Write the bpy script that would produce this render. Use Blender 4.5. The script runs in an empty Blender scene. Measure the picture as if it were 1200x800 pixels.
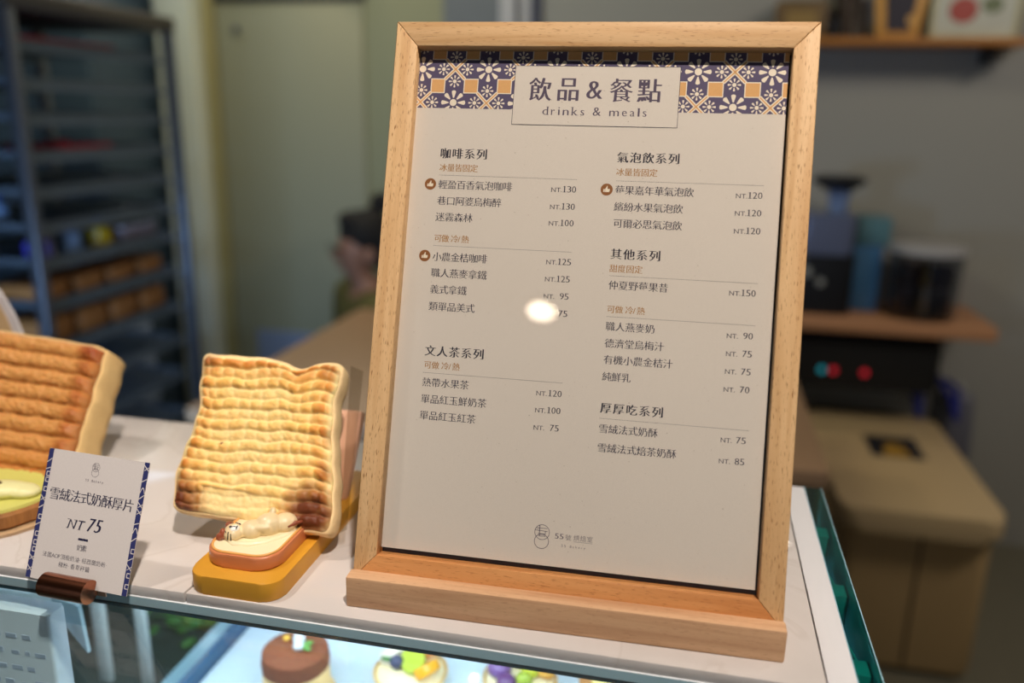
import bpy, bmesh, math, random
from mathutils import Vector, Matrix, noise
from math import sin, cos, pi, radians

random.seed(7)
SC = bpy.context.scene
COL = SC.collection

# ------------------------------------------------------------------ camera
H = 1.2                       # height of the counter top above the floor
CZ = 1.4633
CA = Vector((0.97694, 0.21279, 0.01843)); CB = Vector((-0.0742, 0.2571, 0.9635)); CC = Vector((-0.2005, 0.9426, -0.2670))
CC.normalize(); CA = (CA - CC * CA.dot(CC)).normalized(); CB = CA.cross(CC)
cam = bpy.data.cameras.new('camera')
cam.sensor_width = 36.0
cam.lens = 976.53 / 1200 * 36
cam.clip_start = 0.02
cam.dof.use_dof = True
cam.dof.focus_distance = 0.462
cam.dof.aperture_fstop = 3.2
camo = bpy.data.objects.new('camera', cam)
COL.objects.link(camo)
m = Matrix((CA, CB, -CC)).transposed().to_4x4()
m.translation = Vector((0, 0, CZ))
camo.matrix_world = m
SC.camera = camo

# ------------------------------------------------------------------ light, exposure
def lin(c):
    return tuple((x / 255 / 12.92) if x / 255 <= 0.04045 else ((x / 255 + 0.055) / 1.055) ** 2.4 for x in c)

w = bpy.data.worlds.new('world'); SC.world = w; w.use_nodes = True
w.node_tree.nodes['Background'].inputs[0].default_value = (0.50, 0.55, 0.62, 1)
w.node_tree.nodes['Background'].inputs[1].default_value = 0.34
SC.view_settings.view_transform = 'Standard'
SC.view_settings.look = 'None'
SC.view_settings.gamma = 1
SC.view_settings.use_curve_mapping = False
SC.view_settings.exposure = 0.10
SC.cycles.caustics_reflective = False
SC.cycles.caustics_refractive = False

def light(kind, loc, target, energy, color, **k):
    l = bpy.data.lights.new('scene_light', kind); l.energy = energy; l.color = color
    for a, b in k.items(): setattr(l, a, b)
    o = bpy.data.objects.new('scene_light', l); COL.objects.link(o); o.location = loc
    o.rotation_euler = (Vector(target) - Vector(loc)).to_track_quat('-Z', 'Y').to_euler()
    return o

WARM = (1.0, 0.88, 0.77)
# spot lamps above the counter
light('SPOT', (0.22, -0.12, 2.60), (-0.12, 0.42, 1.25), 86, WARM, spot_size=radians(56), spot_blend=0.6, shadow_soft_size=0.03)
light('SPOT', (-0.75, 0.30, 2.60), (-0.46, 0.45, 1.22), 31, WARM, spot_size=radians(31), spot_blend=0.55, shadow_soft_size=0.04)
# added fill areas further back: warm ones overhead, cool ones at the left
light('AREA', (1.6, 1.25, 2.62), (0.8, 2.6, 0.6), 17, (1.0, 0.91, 0.78), shape='RECTANGLE', size=0.8, size_y=0.4)
light('AREA', (-1.1, 1.7, 2.62), (-1.3, 3.0, 1.5), 12, (1.0, 0.95, 0.66), shape='RECTANGLE', size=0.7, size_y=0.3)
light('AREA', (-1.25, 0.75, 0.95), (-1.65, 3.0, 0.62), 11.0, (0.40, 0.64, 1.0), shape='RECTANGLE', size=0.5, size_y=0.4)  # unseen area light standing in for cool glow of the case LED
light('AREA', (-1.9, 2.55, 2.5), (-1.9, 2.3, 0.8), 1.6, (0.45, 0.68, 1.0), shape='RECTANGLE', size=0.6, size_y=0.4)
# cool LED strip of the display case, under the stone slab
light('AREA', (-0.22, 0.47, 1.17), (-0.22, 0.56, 1.0), 1.2, (0.87, 0.93, 1.0), shape='RECTANGLE', size=0.5, size_y=0.05)

# ------------------------------------------------------------------ materials
MATS = {}
def new_mat(name):
    m = bpy.data.materials.new(name); m.use_nodes = True
    return m, m.node_tree, m.node_tree.nodes['Principled BSDF']

def nn(nt, t, **k):
    n = nt.nodes.new(t)
    for a, b in k.items(): setattr(n, a, b)
    return n

def mat(name, col, rough=0.5, metal=0.0, var=0.06, scale=30.0, bump=0.0, bscale=200.0, spec=0.5, coat=0.0, trans=0.0, ior=1.45, emit=0.0, stretch=None):
    if name in MATS: return MATS[name]
    m, nt, b = new_mat(name)
    c = lin(col)
    b.inputs['Roughness'].default_value = rough
    b.inputs['Metallic'].default_value = metal
    b.inputs['Specular IOR Level'].default_value = spec
    b.inputs['Coat Weight'].default_value = coat
    b.inputs['Coat Roughness'].default_value = 0.08
    b.inputs['Transmission Weight'].default_value = trans
    b.inputs['IOR'].default_value = ior
    tc = nn(nt, 'ShaderNodeTexCoord'); src = tc.outputs['Object']
    if stretch:
        mp = nn(nt, 'ShaderNodeMapping'); mp.inputs['Scale'].default_value = stretch
        nt.links.new(src, mp.inputs['Vector']); src = mp.outputs['Vector']
    n = nn(nt, 'ShaderNodeTexNoise'); n.inputs['Scale'].default_value = scale; n.inputs['Detail'].default_value = 4
    nt.links.new(src, n.inputs['Vector'])
    r = nn(nt, 'ShaderNodeMix', data_type='RGBA')
    r.inputs['A'].default_value = tuple(x * (1 - var) for x in c) + (1,)
    r.inputs['B'].default_value = tuple(min(1, x * (1 + var)) for x in c) + (1,)
    nt.links.new(n.outputs['Fac'], r.inputs['Factor'])
    nt.links.new(r.outputs['Result'], b.inputs['Base Color'])
    if bump:
        n2 = nn(nt, 'ShaderNodeTexNoise'); n2.inputs['Scale'].default_value = bscale; n2.inputs['Detail'].default_value = 3
        nt.links.new(src, n2.inputs['Vector'])
        bp = nn(nt, 'ShaderNodeBump'); bp.inputs['Strength'].default_value = bump; bp.inputs['Distance'].default_value = 0.001
        nt.links.new(n2.outputs['Fac'], bp.inputs['Height']); nt.links.new(bp.outputs['Normal'], b.inputs['Normal'])
    if emit:
        b.inputs['Emission Color'].default_value = c + (1,)
        b.inputs['Emission Strength'].default_value = emit
    MATS[name] = m
    return m

def beech(name, axis, base, dark, fleck, fleck_amt=1.0, rough=0.5):
    """beech: long soft grain plus short dark flecks along the given local axis"""
    m, nt, b = new_mat(name)
    b.inputs['Roughness'].default_value = rough
    b.inputs['Specular IOR Level'].default_value = 0.3
    tc = nn(nt, 'ShaderNodeTexCoord'); oi = nn(nt, 'ShaderNodeObjectInfo')
    add = nn(nt, 'ShaderNodeVectorMath', operation='ADD'); nt.links.new(tc.outputs['Object'], add.inputs[0])
    nt.links.new(oi.outputs['Random'], add.inputs[1])
    def mapped(long, cross):
        mp = nn(nt, 'ShaderNodeMapping')
        s = [cross] * 3; s['xyz'.index(axis)] = long
        mp.inputs['Scale'].default_value = s
        nt.links.new(add.outputs[0], mp.inputs['Vector']); return mp.outputs['Vector']
    g = nn(nt, 'ShaderNodeTexNoise'); g.inputs['Scale'].default_value = 1; g.inputs['Detail'].default_value = 5
    g.inputs['Distortion'].default_value = 0.6
    nt.links.new(mapped(9, 190), g.inputs['Vector'])
    gm = nn(nt, 'ShaderNodeMix', data_type='RGBA')
    gm.inputs['A'].default_value = lin(dark) + (1,); gm.inputs['B'].default_value = lin(base) + (1,)
    rr = nn(nt, 'ShaderNodeMapRange'); rr.inputs['From Min'].default_value = 0.3; rr.inputs['From Max'].default_value = 0.62
    nt.links.new(g.outputs['Fac'], rr.inputs['Value']); nt.links.new(rr.outputs['Result'], gm.inputs['Factor'])
    f = nn(nt, 'ShaderNodeTexNoise'); f.inputs['Scale'].default_value = 1; f.inputs['Detail'].default_value = 1.5
    nt.links.new(mapped(230, 1700), f.inputs['Vector'])
    fr = nn(nt, 'ShaderNodeMapRange'); fr.inputs['From Min'].default_value = 0.60; fr.inputs['From Max'].default_value = 0.76
    fr.inputs['To Max'].default_value = fleck_amt
    nt.links.new(f.outputs['Fac'], fr.inputs['Value'])
    fm = nn(nt, 'ShaderNodeMix', data_type='RGBA'); fm.inputs['B'].default_value = lin(fleck) + (1,)
    nt.links.new(fr.outputs['Result'], fm.inputs['Factor']); nt.links.new(gm.outputs['Result'], fm.inputs['A'])
    nt.links.new(fm.outputs['Result'], b.inputs['Base Color'])
    bp = nn(nt, 'ShaderNodeBump'); bp.inputs['Strength'].default_value = 0.25; bp.inputs['Distance'].default_value = 0.0004; bp.invert = True
    nt.links.new(fr.outputs['Result'], bp.inputs['Height']); nt.links.new(bp.outputs['Normal'], b.inputs['Normal'])
    return m

def attr_mat(name, rough=0.6, bump=0.4, bscale=900, sub=0.0, bdist=0.0006):
    m, nt, b = new_mat(name)
    a = nn(nt, 'ShaderNodeVertexColor'); a.layer_name = 'tone'
    nt.links.new(a.outputs['Color'], b.inputs['Base Color'])
    b.inputs['Roughness'].default_value = rough
    b.inputs['Specular IOR Level'].default_value = 0.35
    if sub:
        b.inputs['Subsurface Weight'].default_value = sub; b.inputs['Subsurface Scale'].default_value = 0.004
    tc = nn(nt, 'ShaderNodeTexCoord')
    n2 = nn(nt, 'ShaderNodeTexNoise'); n2.inputs['Scale'].default_value = bscale; n2.inputs['Detail'].default_value = 3
    nt.links.new(tc.outputs['Object'], n2.inputs['Vector'])
    bp = nn(nt, 'ShaderNodeBump'); bp.inputs['Strength'].default_value = bump; bp.inputs['Distance'].default_value = bdist
    nt.links.new(n2.outputs['Fac'], bp.inputs['Height']); nt.links.new(bp.outputs['Normal'], b.inputs['Normal'])
    return m

def glass(name, col=(255, 255, 255), rough=0.0, ior=1.45):
    m, nt, b = new_mat(name)
    b.inputs['Base Color'].default_value = lin(col) + (1,)
    b.inputs['Roughness'].default_value = rough
    b.inputs['Transmission Weight'].default_value = 1.0
    b.inputs['IOR'].default_value = ior
    return m

def pane(name, tint=(255, 255, 255), ior=1.45, rough=0.0):
    """thin clear pane: lets light straight through, reflects by Fresnel"""
    m = bpy.data.materials.new(name); m.use_nodes = True; nt = m.node_tree
    for n in list(nt.nodes):
        if n.type == 'BSDF_PRINCIPLED': nt.nodes.remove(n)
    out = [n for n in nt.nodes if n.type == 'OUTPUT_MATERIAL'][0]
    t = nn(nt, 'ShaderNodeBsdfTransparent'); t.inputs['Color'].default_value = lin(tint) + (1,)
    g = nn(nt, 'ShaderNodeBsdfGlossy'); g.inputs['Roughness'].default_value = rough
    f = nn(nt, 'ShaderNodeFresnel'); ge = nn(nt, 'ShaderNodeNewGeometry')
    mr = nn(nt, 'ShaderNodeMapRange'); mr.inputs['To Min'].default_value = ior; mr.inputs['To Max'].default_value = 1 / ior
    nt.links.new(ge.outputs['Backfacing'], mr.inputs['Value']); nt.links.new(mr.outputs['Result'], f.inputs['IOR'])
    mx = nn(nt, 'ShaderNodeMixShader')
    nt.links.new(f.outputs[0], mx.inputs[0]); nt.links.new(t.outputs[0], mx.inputs[1]); nt.links.new(g.outputs[0], mx.inputs[2])
    nt.links.new(mx.outputs[0], out.inputs['Surface'])
    return m

def stone_mat():
    m, nt, b = new_mat('pale_stone')
    b.inputs['Roughness'].default_value = 0.16
    b.inputs['Specular IOR Level'].default_value = 0.4
    tc = nn(nt, 'ShaderNodeTexCoord')
    n = nn(nt, 'ShaderNodeTexNoise'); n.inputs['Scale'].default_value = 7; n.inputs['Detail'].default_value = 6; n.inputs['Distortion'].default_value = 1.2
    nt.links.new(tc.outputs['Object'], n.inputs['Vector'])
    b.inputs['Roughness'].default_value = 0.035
    cr = nn(nt, 'ShaderNodeValToRGB')
    cr.color_ramp.elements[0].position = 0.30; cr.color_ramp.elements[0].color = lin((190, 184, 180)) + (1,)
    cr.color_ramp.elements[1].position = 0.60; cr.color_ramp.elements[1].color = lin((203, 198, 196)) + (1,)
    e = cr.color_ramp.elements.new(0.485); e.color = lin((199, 193, 190)) + (1,)
    e = cr.color_ramp.elements.new(0.50); e.color = lin((193, 186, 182)) + (1,)
    e = cr.color_ramp.elements.new(0.515); e.color = lin((201, 195, 192)) + (1,)
    nt.links.new(n.outputs['Fac'], cr.inputs['Fac']); nt.links.new(cr.outputs['Color'], b.inputs['Base Color'])
    return m

def paper_mat(name, col, speck=True):
    m, nt, b = new_mat(name)
    b.inputs['Roughness'].default_value = 0.85; b.inputs['Specular IOR Level'].default_value = 0.2
    tc = nn(nt, 'ShaderNodeTexCoord')
    n = nn(nt, 'ShaderNodeTexNoise'); n.inputs['Scale'].default_value = 900; n.inputs['Detail'].default_value = 2
    nt.links.new(tc.outputs['Object'], n.inputs['Vector'])
    c = lin(col)
    r = nn(nt, 'ShaderNodeMix', data_type='RGBA')
    r.inputs['A'].default_value = tuple(x * .95 for x in c) + (1,); r.inputs['B'].default_value = tuple(min(1, x * 1.04) for x in c) + (1,)
    nt.links.new(n.outputs['Fac'], r.inputs['Factor'])
    out = r.outputs['Result']
    if speck:
        v = nn(nt, 'ShaderNodeTexNoise'); v.inputs['Scale'].default_value = 900; v.inputs['Detail'].default_value = 0
        nt.links.new(tc.outputs['Object'], v.inputs['Vector'])
        mr = nn(nt, 'ShaderNodeMapRange'); mr.inputs['From Min'].default_value = 0.80; mr.inputs['From Max'].default_value = 0.86; mr.inputs['To Max'].default_value = .5
        nt.links.new(v.outputs['Fac'], mr.inputs['Value'])
        r2 = nn(nt, 'ShaderNodeMix', data_type='RGBA'); r2.inputs['B'].default_value = lin((120, 100, 85)) + (1,)
        nt.links.new(mr.outputs['Result'], r2.inputs['Factor']); nt.links.new(out, r2.inputs['A']); out = r2.outputs['Result']
    nt.links.new(out, b.inputs['Base Color'])
    return m

BX = beech('beech_along_x', 'x', (216, 178, 132), (198, 154, 104), (150, 104, 62), .75)
BZ = beech('beech_along_z', 'z', (222, 184, 136), (202, 158, 108), (140, 92, 48), 1.0)
BASE = beech('beech_base', 'x', (214, 174, 136), (188, 144, 108), (150, 106, 74), .45)
STONE = stone_mat()
WHITE = mat('white_coat', (216, 216, 220), 0.4, var=.02)
TEXT = mat('ink_navy', (40, 34, 58), 0.7, var=.0)
HEAD = mat('ink_dark', (34, 30, 48), 0.7, var=.0)
OCHRE = mat('ink_ochre', (164, 112, 36), 0.7, var=.0)
BROWNINK = mat('ink_brown', (140, 88, 44), 0.7, var=.0)
BANDM = mat('ink_violet', (84, 74, 106), 0.7, var=.04, scale=600)
CREAM = mat('ink_cream', (238, 226, 208), 0.8, var=.0)
SQ = mat('ink_tan', (222, 170, 112), 0.8, var=.05, scale=500)
PAPER = paper_mat('menu_paper', (220, 211, 202))
CARD = paper_mat('card_paper', (214, 208, 206), False)
NAVY = mat('card_navy', (44, 50, 104), 0.6, var=.02)
CARDINK = mat('card_ink', (34, 34, 66), 0.7, var=0)
ACRYL = pane('clear_acrylic', (254, 254, 253), 1.35)
CLEARG = pane('counter_glass', (236, 246, 248), 1.5)
SIDEG = pane('side_glass', (170, 226, 222), 1.5)
TEALEDGE = mat('teal_seal', (20, 62, 74), 0.35, var=.05)
DARK = mat('dark_metal', (38, 40, 44), 0.45, 0.4)
STEEL = mat('rack_steel', (112, 118, 130), 0.32, 0.85, var=.1)
BLACK = mat('black_plastic', (20, 20, 24), 0.35)

# ------------------------------------------------------------------ geometry helpers
def link(name, me, m=None, parent=None, smooth=False):
    o = bpy.data.objects.new(name, me); COL.objects.link(o)
    if m is not None:
        for mm in (m if isinstance(m, (list, tuple)) else [m]): me.materials.append(mm)
    if parent is not None: o.parent = parent
    if smooth:
        for p in me.polygons: p.use_smooth = True
    return o

def fin(name, bm, m=None, parent=None, smooth=False, angle=None):
    bmesh.ops.recalc_face_normals(bm, faces=bm.faces)
    me = bpy.data.meshes.new(name); bm.to_mesh(me); bm.free()
    o = link(name, me, m, parent, smooth or angle is not None)
    if angle is not None:
        try: me.set_sharp_from_angle(angle=radians(angle))
        except Exception: pass
    return o

def tag(o, label, cat, group=None, kind=None):
    o['label'] = label; o['category'] = cat
    if group: o['group'] = group
    if kind: o['kind'] = kind
    return o

def empty(name, loc=(0, 0, 0), rz=0.0):
    o = bpy.data.objects.new(name, None); o.empty_display_size = 0.02
    COL.objects.link(o); o.location = loc; o.rotation_euler = (0, 0, rz)
    return o

def thing(name, label, cat, loc=(0, 0, 0), rz=0.0, group=None):
    return tag(empty(name, loc, rz), label, cat, group)

def struct(o):
    o['kind'] = 'structure'; return o

def xf(bm, verts, M):
    bmesh.ops.transform(bm, matrix=M, verts=verts)

def a_box(bm, x0, x1, y0, y1, z0, z1, bev=0.0, seg=2, M=None):
    r = bmesh.ops.create_cube(bm, size=1); vs = r['verts']
    for v in vs:
        v.co = Vector(((x0 + x1) / 2 + v.co.x * (x1 - x0), (y0 + y1) / 2 + v.co.y * (y1 - y0), (z0 + z1) / 2 + v.co.z * (z1 - z0)))
    if M is not None: xf(bm, vs, M)
    if bev:
        es = list({e for v in vs for e in v.link_edges})
        bmesh.ops.bevel(bm, geom=es, offset=bev, segments=seg, affect='EDGES', profile=0.5)

def box(name, x0, x1, y0, y1, z0, z1, m, parent=None, bev=0.0, seg=2, M=None):
    bm = bmesh.new(); a_box(bm, x0, x1, y0, y1, z0, z1, bev, seg, M)
    return fin(name, bm, m, parent, angle=35 if bev else None)

def a_prism(bm, poly, z0, z1, plane='xy', bev=0.0, seg=2):
    """extrude a 2-D outline; plane 'xy' extrudes along z, 'xz' along y"""
    def P(a, b, c): return (a, b, c) if plane == 'xy' else (a, c, b)
    lo = [bm.verts.new(P(a, b, z0)) for a, b in poly]; hi = [bm.verts.new(P(a, b, z1)) for a, b in poly]
    n = len(poly); fs = [bm.faces.new(lo[::-1]), bm.faces.new(hi)]
    for i in range(n): fs.append(bm.faces.new((lo[i], lo[(i + 1) % n], hi[(i + 1) % n], hi[i])))
    if bev:
        es = [e for e in fs[0].edges] + [e for e in fs[1].edges]
        bmesh.ops.bevel(bm, geom=es, offset=bev, segments=seg, affect='EDGES', profile=0.5)

def prism(name, poly, z0, z1, m, parent=None, plane='xy', bev=0.0, seg=2, smooth=40):
    bm = bmesh.new(); a_prism(bm, poly, z0, z1, plane, bev, seg)
    return fin(name, bm, m, parent, angle=smooth)

def rrect(x0, x1, y0, y1, r, n=6):
    out = []
    for cx, cy, a0 in ((x1 - r, y1 - r, 0), (x0 + r, y1 - r, 90), (x0 + r, y0 + r, 180), (x1 - r, y0 + r, 270)):
        for i in range(n + 1):
            a = radians(a0 + 90 * i / n); out.append((cx + r * cos(a), cy + r * sin(a)))
    return out

def a_tube(bm, pts, r, n=8, cap=True):
    pts = [Vector(p) for p in pts]; rings = []
    rs = r if isinstance(r, (list, tuple)) else [r] * len(pts)
    for i, p in enumerate(pts):
        d = (pts[min(i + 1, len(pts) - 1)] - pts[max(i - 1, 0)]).normalized()
        a = d.orthogonal().normalized() if i == 0 else (rings_a - d * rings_a.dot(d)).normalized()
        rings_a = a; b = d.cross(a)
        rings.append([bm.verts.new(p + (a * cos(2 * pi * k / n) + b * sin(2 * pi * k / n)) * rs[i]) for k in range(n)])
    for i in range(len(rings) - 1):
        for k in range(n): bm.faces.new((rings[i][k], rings[i][(k + 1) % n], rings[i + 1][(k + 1) % n], rings[i + 1][k]))
    if cap: bm.faces.new(rings[0][::-1]); bm.faces.new(rings[-1])

def tube(name, pts, r, m, parent=None, n=8):
    bm = bmesh.new(); a_tube(bm, pts, r, n); return fin(name, bm, m, parent, angle=50)

def a_lathe(bm, prof, n=32, c=(0, 0, 0), sx=1.0, sy=1.0, wob=None):
    rings = []
    for r, z in prof:
        if r < 1e-6: rings.append([bm.verts.new((c[0], c[1], c[2] + z))]); continue
        ring = []
        for k in range(n):
            a = 2 * pi * k / n; q = r * (wob(a, z) if wob else 1)
            ring.append(bm.verts.new((c[0] + q * cos(a) * sx, c[1] + q * sin(a) * sy, c[2] + z)))
        rings.append(ring)
    for A, B in zip(rings, rings[1:]):
        if len(A) == 1 and len(B) == 1: continue
        for k in range(n):
            k2 = (k + 1) % n
            if len(A) == 1: bm.faces.new((A[0], B[k2], B[k]))
            elif len(B) == 1: bm.faces.new((A[k], A[k2], B[0]))
            else: bm.faces.new((A[k], A[k2], B[k2], B[k]))

def lathe(name, prof, m, parent=None, n=32, c=(0, 0, 0), sx=1, sy=1, wob=None, angle=40):
    bm = bmesh.new(); a_lathe(bm, prof, n, c, sx, sy, wob); return fin(name, bm, m, parent, angle=angle)

def a_ell(bm, c, r, rot=None, u=14, v=10):
    q = bmesh.ops.create_uvsphere(bm, u_segments=u, v_segments=v, radius=1)
    M = Matrix.Translation(c) @ (rot.to_4x4() if rot else Matrix.Identity(4)) @ Matrix.Diagonal((r[0], r[1], r[2], 1))
    xf(bm, q['verts'], M)

def ell(name, c, r, m, parent=None, rot=None, u=14, v=10):
    bm = bmesh.new(); a_ell(bm, c, r, rot, u, v); return fin(name, bm, m, parent, smooth=True)

def blob(name, parts, m, parent=None, vox=0.001, it=3):
    """several ellipsoids fused into one smooth body"""
    bm = bmesh.new()
    for p in parts: a_ell(bm, p[0], p[1], p[2] if len(p) > 2 else None)
    o = fin(name, bm, m, parent, smooth=True)
    r = o.modifiers.new('fuse', 'REMESH'); r.mode = 'VOXEL'; r.voxel_size = vox; r.use_smooth_shade = True
    s = o.modifiers.new('soft', 'SMOOTH'); s.factor = 0.6; s.iterations = it
    return o

# ================================================================== THE SETTING
WALL = mat('wall_paint', (158, 156, 150), 0.85, var=.04, scale=2)
WALLG = mat('wall_paint_greenish', (150, 150, 122), 0.85, var=.04, scale=2)
DOORM = mat('door_paint', (150, 148, 124), 0.6, var=.03, scale=3)
FLOORM = mat('floor_stone', (122, 117, 100), 0.55, var=.35, scale=60)
YB = 3.0
struct(box('floor', -3.2, 2.2, -3.0, YB, -0.05, 0.0, FLOORM))
struct(box('wall_back', -3.2, 2.2, YB, YB + 0.1, 0.0, 2.7, WALL))
struct(box('wall_left', -3.3, -3.2, -3.0, YB, 0.0, 2.7, mat('wall_left_paint', (120, 128, 140), 0.8)))
struct(box('wall_right', 2.2, 2.3, -3.0, YB, 0.0, 2.7, WALL))
struct(box('ceiling', -3.2, 2.2, -3.0, YB, 2.7, 2.75, mat('ceiling_paint', (120, 114, 104), 0.9)))
struct(box('trim_1', -1.955, -1.81, 2.86, YB, 0.0, 2.7, mat('pillar_paint', (212, 216, 204), 0.8), bev=.004))
struct(box('trim_2', -1.81, -1.765, 2.93, YB, 0.0, 2.7, mat('jamb_paint', (158, 148, 104), 0.7), bev=.003))
struct(box('trim_3', -1.19, -0.895, 2.97, YB, 0.0, 2.7, WALLG))
struct(box('trim_4', -0.892, -0.69, 2.95, YB, 0.0, 2.7, mat('grey_panel', (112, 116, 122), 0.6)))
struct(box('trim_5', -0.688, -0.635, 2.93, YB, 0.0, 2.7, mat('white_post', (186, 184, 188), 0.5)))
struct(box('trim_6', -0.615, -0.585, 2.93, YB, 0.0, 2.7, mat('white_post', (186, 184, 188), 0.5)))
struct(box('trim_7', -0.584, -0.562, 2.96, YB, 0.0, 2.7, mat('blue_post', (90, 96, 118), 0.5)))
door = struct(empty('door_1', (-1.475, 2.97, 0)))
box('door_leaf', -0.285, 0.285, -0.02, 0.025, 0.0, 1.82, DOORM, door, bev=.003)
box('door_head', -0.29, 0.29, -0.03, 0.025, 1.822, 1.85, mat('door_head_dark', (66, 66, 60), 0.7), door, bev=.002)
box('door_header', -0.29, 0.29, -0.015, 0.025, 1.852, 2.6, mat('door_paint_head', (158, 156, 130), 0.7), door)
box('door_cool_tint', -0.20, 0.24, -0.026, -0.019, 0.05, 0.60, mat('door_lower_cool', (120, 132, 160), 0.6), door, bev=.003)  # bluish plate puts the cool light on the lower door into colour
hk = lathe('door_closer', [(0, 0), (.012, 0), (.012, .02), (0, .02)], STEEL, door, 12, (-0.20, -0.035, 1.72))

# ================================================================== DISPLAY CASE
case = thing('display_case', 'glass topped bakery display case with a pale stone counter slab and teal glass edge', 'display case', (0, 0, 0))
JX = -0.2620
for i, (a, b) in enumerate(((-0.75, JX - 0.0006), (JX + 0.0006, 0.0800))):
    box('stone_slab', a, b, 0.3643, 0.5962, H - 0.0065, H, STONE, case, bev=.0007)
box('white_side_strip', 0.0806, 0.0948, 0.20, 0.5965, H - 0.0065, H + 0.0002, WHITE, case, bev=.0005)
box('top_glass', -0.75, 0.0948, -0.10, 0.3634, H - 0.0127, H - 0.0067, CLEARG, case)
RAIL = mat('blue_rail', (238, 244, 250), 0.35, var=.04)
box('front_rail', -0.75, 0.0948, 0.3636, 0.5962, H - 0.0122, H - 0.0066, RAIL, case)
box('dark_seal', -0.75, 0.0948, 0.3634, 0.3674, H - 0.0146, H - 0.0123, TEALEDGE, case)
box('side_glass', 0.0952, 0.1066, -0.10, 0.5975, H - 0.003, H + 0.0001, SIDEG, case)
EDGE = mat('polished_edge', (150, 196, 212), 0.2, var=.03)
box('glass_edge', 0.1067, 0.1074, -0.10, 0.5978, H - 0.30, H + 0.0002, EDGE, case, bev=.0002)
box('glass_edge', 0.0948, 0.0952, -0.10, 0.5978, H - 0.03, H + 0.0001, EDGE, case)
TEAL = mat('teal_reflection', (70, 176, 172), 0.3, var=.05)
TEALD = mat('teal_channel', (14, 56, 62), 0.25, var=.05)
box('side_channel', 0.0953, 0.1066, -0.10, 0.5975, H - 0.045, H - 0.040, TEALD, case)
for k in range(9):  # bars and thin lines modelled in place of shelf reflections inside the glass
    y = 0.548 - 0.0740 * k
    box('side_reflection', 0.0954, 0.1065, y - 0.0065, y + 0.0065, H - 0.030, H - 0.010, TEAL, case, bev=.0004)
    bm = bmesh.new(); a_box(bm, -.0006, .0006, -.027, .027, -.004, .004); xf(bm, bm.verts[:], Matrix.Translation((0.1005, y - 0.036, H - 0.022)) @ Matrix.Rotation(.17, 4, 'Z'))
    fin('side_reflection_line', bm, TEAL, case)
SHZ = 1.0
SHELF = mat('shelf_white', (214, 228, 238), 0.04, var=.03, scale=8)
box('pastry_shelf', -0.372, 0.088, 0.22, 0.74, SHZ - 0.012, SHZ, SHELF, case, bev=.001)
box('shelf_rim', -0.380, -0.373, 0.22, 0.74, SHZ - 0.015, SHZ + 0.012, mat('blue_rim', (40, 84, 120), 0.3), case, bev=.001)
box('left_shelf', -0.418, -0.381, 0.22, 0.74, SHZ - 0.030, SHZ - 0.018, mat('shelf_grey_blue', (140, 176, 190), 0.3), case)
box('dark_tray', -0.95, -0.419, 0.22, 0.74, SHZ - 0.060, SHZ - 0.048, mat('tray_dark', (50, 66, 62), 0.4, var=.2, scale=20), case)
box('case_back', -0.95, 0.088, 0.742, 0.75, 0.90, 1.085, mat('case_back_dark', (70, 88, 96), 0.4), case)
box('case_body', -0.95, 0.1100, -0.10, 0.75, 0.0, 0.90, mat('case_body', (60, 56, 52), 0.6), case)
UPR = mat('upright_white', (196, 204, 204), 0.5)
box('upright_bar', -0.456, -0.446, 0.560, 0.566, SHZ - 0.048, H - 0.0168, UPR, case, bev=.001)
box('upright_bar', -0.500, -0.488, 0.560, 0.566, SHZ - 0.048, H - 0.0168, UPR, case, bev=.001)
LW_ = mat('ledge_white', (226, 234, 232), 0.4)
box('inner_ledge', -0.75, -0.4045, 0.420, 0.448, 1.1300, 1.1410, LW_, case, bev=.002)
prism('ledge_end', [(-.4044, 1.141), (-.384, 1.137), (-.3812, 1.101), (-.4044, 1.130)], 0.420, 0.423, mat('ledge_end', (156, 176, 182), 0.3), case, 'xz')
box('led_strip', -0.52, 0.06, 0.640, 0.735, 1.0655, 1.0685, mat('led_carrier', (190, 200, 206), 0.5), case)
LED = mat('led_bulb', (235, 244, 255), 0.4, emit=160.0)
for x, y in ((-0.3894, 0.6962), (-0.2810, 0.6928), (-0.1795, 0.6963), (-0.0868, 0.6985), (-0.0658, 0.6984), (-0.2384, 0.6550), (-0.4849, 0.7062)):
    lathe('led_bulb', [(0, 0), (.0036, 0), (.0036, .003), (0, .003)], LED, case, 14, (x, y, 1.0622))

# things inside the case -----------------------------------------------------
def rock(a, z, s=0.03): return 1 + s * noise.noise(Vector((cos(a) * 2, sin(a) * 2, z * 80)))
ck = thing('round_cake', 'small round yellow cake with cocoa brown top, cream and a green leaf', 'cake', (-0.287, 0.532, SHZ))
lathe('cake_board', [(0, 0), (.031, 0), (.031, .0015), (0, .0015)], mat('gold_board', (226, 178, 70), 0.35), ck)
lathe('cake_body', [(0, .0016), (.0285, .0016), (.0295, .004), (.0268, .010), (.0262, .028), (0, .028)], mat('sponge', (246, 200, 136), 0.7, bump=.6, bscale=300, var=.12), ck, wob=rock)
lathe('cake_topping', [(0, .0281), (.0264, .0281), (.0270, .034), (.0262, .042), (.022, .0445), (0, .045)], mat('cocoa_top', (124, 66, 42), 0.8, bump=.9, bscale=500, var=.2, scale=200), ck, wob=rock)
blob('cream_feather', [((0.002, 0.004, .049), (.005, .010, .004), Matrix.Rotation(.5, 3, 'Z')), ((0.005, -.003, .048), (.005, .005, .0035))], mat('cream_white', (205, 208, 214), 0.5), ck, .0008)
bm = bmesh.new()
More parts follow.
